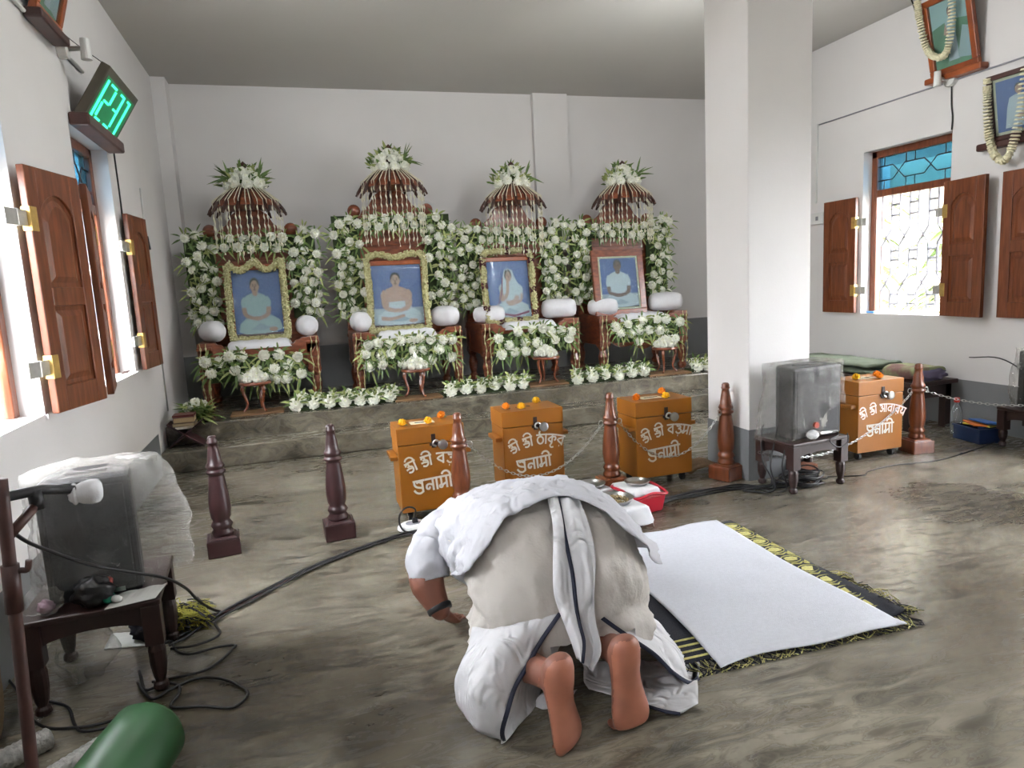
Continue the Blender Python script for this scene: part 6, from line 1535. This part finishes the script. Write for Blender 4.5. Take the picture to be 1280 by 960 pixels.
def loose_garland(pts, r, label, group='flower garlands on the right wall pictures'):
    P = spline(pts, 10); mb = MB(); i = 0; S_ = 0; prev = P[0]
    for p, q in zip(P, P[1:]):
        S_ += (q - p).length
        while S_ > .013:
            S_ -= .013; d = (q - p).normalized(); x_, y_, _ = frame_of(d); rr2 = r * rnd.uniform(.88, 1.12); n = 9; a0 = rnd.random()
            o_ = len(mb.v); mb.v += [tuple(p + (x_ * math.cos(2 * PI * k / n + a0) + y_ * math.sin(2 * PI * k / n + a0)) * rr2 * (1 if k % 2 else .82) - d * .006) for k in range(n)] + [tuple(p + (x_ * math.cos(2 * PI * k / n + a0) + y_ * math.sin(2 * PI * k / n + a0)) * rr2 * .8 + d * .006) for k in range(n)]
            mb.f += [(o_ + k, o_ + (k + 1) % n, o_ + n + (k + 1) % n, o_ + n + k) for k in range(n)] + [tuple(o_ + k for k in range(n))[::-1], tuple(o_ + n + k for k in range(n))]; mb.m += [0] * (n + 2)
    o = obj('flower_garland', mb, MT['bud_lt2']); return tag(o, label, 'garland', group)
MT['bud_lt2'] = mat('cream_garland_flowers', 'dcd5b4', .75, var=.12, scale=50)
loose_garland([(XR - .23, 4.74, 3.50), (XR - .20, 4.735, 3.34), (XR - .155, 4.70, 3.12), (XR - .135, 4.61, 3.03), (XR - .145, 4.52, 3.06), (XR - .19, 4.45, 3.28), (XR - .25, 4.42, 3.52)], .030, 'thick cream garland hanging over the upper picture on right wall')
loose_garland([(XR - .125, 4.18, 2.74), (XR - .115, 4.185, 2.60), (XR - .105, 4.17, 2.36), (XR - .105, 4.12, 2.19), (XR - .105, 4.04, 2.12), (XR - .105, 3.98, 2.20), (XR - .115, 3.92, 2.45), (XR - .14, 3.885, 2.76)], .032, 'thick cream garland hanging over the blue picture at right edge')
# conduits, switch box, cable on the right wall
cd = MB(); cd.tube([(XR - .008, 6.10, 2.842), (XR - .008, 3.4, 2.852)], .007, 8); o = obj('conduit_pipe', cd, MT['iron'], smooth=True); tag(o, 'grey conduit running along the right wall above the window', 'pipe', 'wall conduits')
cd = MB(); cd.tube([(XR - .009, 6.12, 2.85), (XR - .009, 6.13, 2.06)], .010, 8); o = obj('conduit_pipe', cd, MT['white_pl'], smooth=True); tag(o, 'vertical white conduit beside the pillar down to the switch box', 'pipe', 'wall conduits')
sb = empty('switch_box', (XR, 6.10, 1.90), 0, 'small white switch box on the right wall beside the pillar', 'switch'); obj('cover', MB().bb((-.035, -.10, -.06), (0, .10, .06)), MT['white_pl'], sb, bevel=.006); obj('switch', MB().bb((-.042, -.03, -.02), (-.035, .0, .02)), MT['iron'], sb)
cable([(XR - .12, 4.9, ZC - .005), (XR - .03, 4.82, 3.2), (XR - .02, 4.74, 2.96)], .006, 'wire from the ceiling down to the upper garlanded picture')
cable([(XR - .012, 4.585, 2.82), (XR - .010, 4.58, 2.66), (XR - .012, 4.565, 2.56), (XR - .010, 4.57, 2.46)], .006, 'wire dropping from the right lamp holder to the window head')
cable([(2.20, 4.3, ZC - .008), (2.45, 4.25, ZC - .06), (2.79, 4.2, ZC - .085)], .004, 'black wire sagging from the ceiling to the white pillar')
lb2 = empty('wall_socket', (XL, 6.55, 1.86), 0, 'small black and white plug point on the left wall past the farthest shutter', 'socket'); obj('plate', MB().bb((0, -.03, -.10), (.03, .03, -.02)), MT['white_pl'], lb2, bevel=.004); obj('plug', MB().tube([(.02, 0, -.02), (.02, 0, .09)], [.022, .014], 10), MT['black'], lb2)
ch = MB()
for i in range(9):
    c = V((XL - .05 + .012 * math.sin(i * 2), 5.46 + .018 * i, .912)); ch.tube([c + V((.007 * math.cos(t), .014 * math.sin(t), .003 * (i % 2))) for t in [2 * PI * k / 8 for k in range(8)]], .003, 4, closed=True)
o = obj('chain', ch, MT['rust']); tag(o, 'short rusty chain lying on the sill of the far left window', 'chain')
o = obj('blue_clip', MB().bb((5.30, 5.37, .932), (5.34, 5.46, .948)), mat('blue_plastic', '3f86c4', .4), bevel=.003); tag(o, 'small blue object on the sill of the grilled right window', 'clip')

# ================================================================== RIGHT BACK: bench, bedding, bottle, crate
bn = empty('bench', (4.98, 5.0, 0), 0, 'dark wooden bench along the right wall carrying folded bedding', 'bench')
obj('bench_top', MB().bb((-.24, -.62, .38), (.25, .98, .415)), MT['stool'], bn, bevel=.005)
obj('apron', MB().bb((-.21, -.57, .30), (-.19, .92, .38)), MT['stool'], bn); obj('apron', MB().bb((-.21, -.58, .27), (.22, -.56, .38)), MT['stool'], bn)
for sx in (-.19, .19):
    for y in (-.55, .90): obj('leg', MB().box((sx, y, .19), (.06, .06, .38)), MT['stool'], bn)
def slab(name, x, y, z, w, d, h, m, label, cat, sd, group=None, rz=0):
    mb = MB(); rows = []; n = 22
    for i in range(n + 1):
        row = []
        for k in range(32):
            a = 2 * PI * k / 32; e = 3.2; q = 1 / ((abs(math.cos(a)) ** e + abs(math.sin(a)) ** e) ** (1 / e)); yy = d * (i / n - .5); sc = 1 if 0 < i < n else .86
            p = V((w / 2 * math.cos(a) * q * sc, yy, h / 2 + h / 2 * math.sin(a) * q * sc)); p += mnoise.noise_vector(p * 9 + V((sd, 0, 0))) * .012; p.z = max(.001, p.z); row.append(p)
        rows.append(row)
    mb.grid(rows, wrap=True); mb.f += [tuple(range(32)), tuple(n * 32 + k for k in range(32))[::-1]]; mb.m += [0, 0]
    o = obj(name, mb, m, smooth=True, loc=(x, y, z)); o.rotation_euler = (0, 0, rz); return tag(o, label, cat, group)
MT['bed_g'] = mat('faded_green_bedding', '56604f', .95, var=.2, scale=14, bump=.3); 
slab('folded_blanket', 4.98, 5.35, .416, .42, 1.1, .055, MT['bed_g'], 'faded green folded blanket, lower one on the bench', 'bedding', 2, 'bedding on the bench')
slab('folded_blanket', 4.99, 5.38, .474, .40, 1.0, .05, mat('grey_green_blanket', '666e5e', .95, var=.15, scale=10, bump=.3), 'grey-green blanket on top of the green one on the bench', 'bedding', 4, 'bedding on the bench')
slab('quilt_roll', 4.98, 4.60, .416, .36, .34, .115, mat('flowered_quilt', '7f8460', .95, col2='735650', scale=7, contrast=(.4, .55), bump=.3), 'rolled quilt of green and pink at the near end of the bench', 'bedding', 6, 'bedding on the bench')
crumple('cloth_bundle', (5.00, 4.45, .46), (.15, .07, .05), 31, mat('dull_violet_cloth', '5c566e', .95, var=.2), 'dull violet cloth at the near end of the bench by the quilt', 'cloth')
bt = empty('water_bottle', (5.03, 4.22, 0), 0, 'clear water bottle with a red cap standing on floor by the bench', 'bottle')
MT['pet'] = film('clear_bottle_plastic', 'd5dde0', .30, .1, .2)
obj('body', MB().lathe([(.035, 0), (.040, .01), (.040, .07), (.037, .08), (.040, .09), (.040, .17), (.030, .21), (.016, .24), (.015, .262)], 20), MT['pet'], bt, smooth=True); obj('cap', MB().lathe([(.020, .258), (.021, .262), (.021, .292), (.019, .296), (.0, .296)], 16), mat('red_cap_plastic', 'c8382c', .4), bt)
crumple('polythene_bag', (4.93, 4.14, .055), (.075, .06, .065), 41, MT['film2'], 'crumpled clear bag on the floor in front of the water bottle', 'bag')
cr = empty('blue_crate', (4.98, 3.98, 0), -.15, 'dark blue crate of odds and ends on the floor near the far right table', 'crate')
MT['blue_cr'] = mat('dark_blue_plastic', '1c2f55', .45, var=.1)
mb = MB(); w, d, h = .22, .26, .115
for q in (((-w / 2, -d / 2, 0), (w / 2, d / 2, .008)), ((-w / 2, -d / 2, 0), (-w / 2 + .008, d / 2, h)), ((w / 2 - .008, -d / 2, 0), (w / 2, d / 2, h)), ((-w / 2, -d / 2, 0), (w / 2, -d / 2 + .008, h)), ((-w / 2, d / 2 - .008, 0), (w / 2, d / 2, h))): mb.bb(*q)
obj('crate_body', mb, MT['blue_cr'], cr); obj('rim', MB().bb((-w / 2 - .008, -d / 2 - .008, h - .012), (-w / 2, d / 2 + .008, h)).bb((w / 2, -d / 2 - .008, h - .012), (w / 2 + .008, d / 2 + .008, h)).bb((-w / 2, -d / 2 - .008, h - .012), (w / 2, -d / 2, h)).bb((-w / 2, d / 2, h - .012), (w / 2, d / 2 + .008, h)), MT['blue_cr'], cr)
for k, (c, lb_, dz, rz) in enumerate((('d9762f', 'orange folded packet sticking out of the blue crate', .012, -.5), ('c8b13a', 'yellow packet lying at the right end of the blue crate', .002, .2), ('2f63ad', 'bright blue folder lying across the blue crate', .03, -.2))):
    mb = MB(); mb.bb((-.05, -.10, 0), (.05, .10, .012)); o = obj('packet', mb, mat('packet_colour_%d' % k, c, .5), loc=(4.95 + .02 * k, 3.99 - .02 * k, h + dz), bevel=.003); o.rotation_euler = (.0, .08, rz); tag(o, lb_, 'packet', 'packets in the blue crate')
cable([(5.02, 3.42, .40), (5.12, 3.9, .62), (5.24, 4.3, .60)], .005, 'dark wire rising from the far right loudspeaker towards the right wall')
# fluorescent tube on left wall; pillar and ceiling ones added to brighten the walls
for k, (x, y, z, rot, LT, st_, lab) in enumerate(((XL + .06, 1.2, 3.05, (0, 0, PI / 2), .6, 90, 'fluorescent tube light on the left wall behind the viewer'), (3.03, 4.40, 2.75, (0, PI / 2, PI / 2), .6, 150, 'added upright fill tube light on the rear face of the pillar'), (3.33, 4.20, 2.85, (0, PI / 2, PI), .5, 25, 'added upright fill tube light on the right face of the pillar'), (.55, 4.5, 3.46, (PI / 2, 0, 0), .6, 170, 'added fill tube light under the ceiling, above the left bollards'), (1.6, 1.0, 3.46, (PI / 2, 0, 0), .6, 40, 'added fill tube light under the ceiling, above the bowing man'))):
    tl = empty('tube_light', (x, y, z), 0, lab, 'tube light', 'tube lights'); tl.rotation_euler = rot
    obj('batten', MB().bb((-LT - .02, -.02, .03), (LT + .02, .02, .06)) if k == 0 else MB().bb((-LT - .02, .028, -.02), (LT + .02, .06, .02)), MT['white_pl'], tl)
    te = bpy.data.materials.new('tube_glow'); te.use_nodes = True; b_ = te.node_tree.nodes['Principled BSDF']; b_.inputs['Emission Color'].default_value = (.95, .98, 1, 1); b_.inputs['Emission Strength'].default_value = st_
    obj('tube', MB().tube([(-LT, 0, 0), (LT, 0, 0)], .014, 10), te, tl)
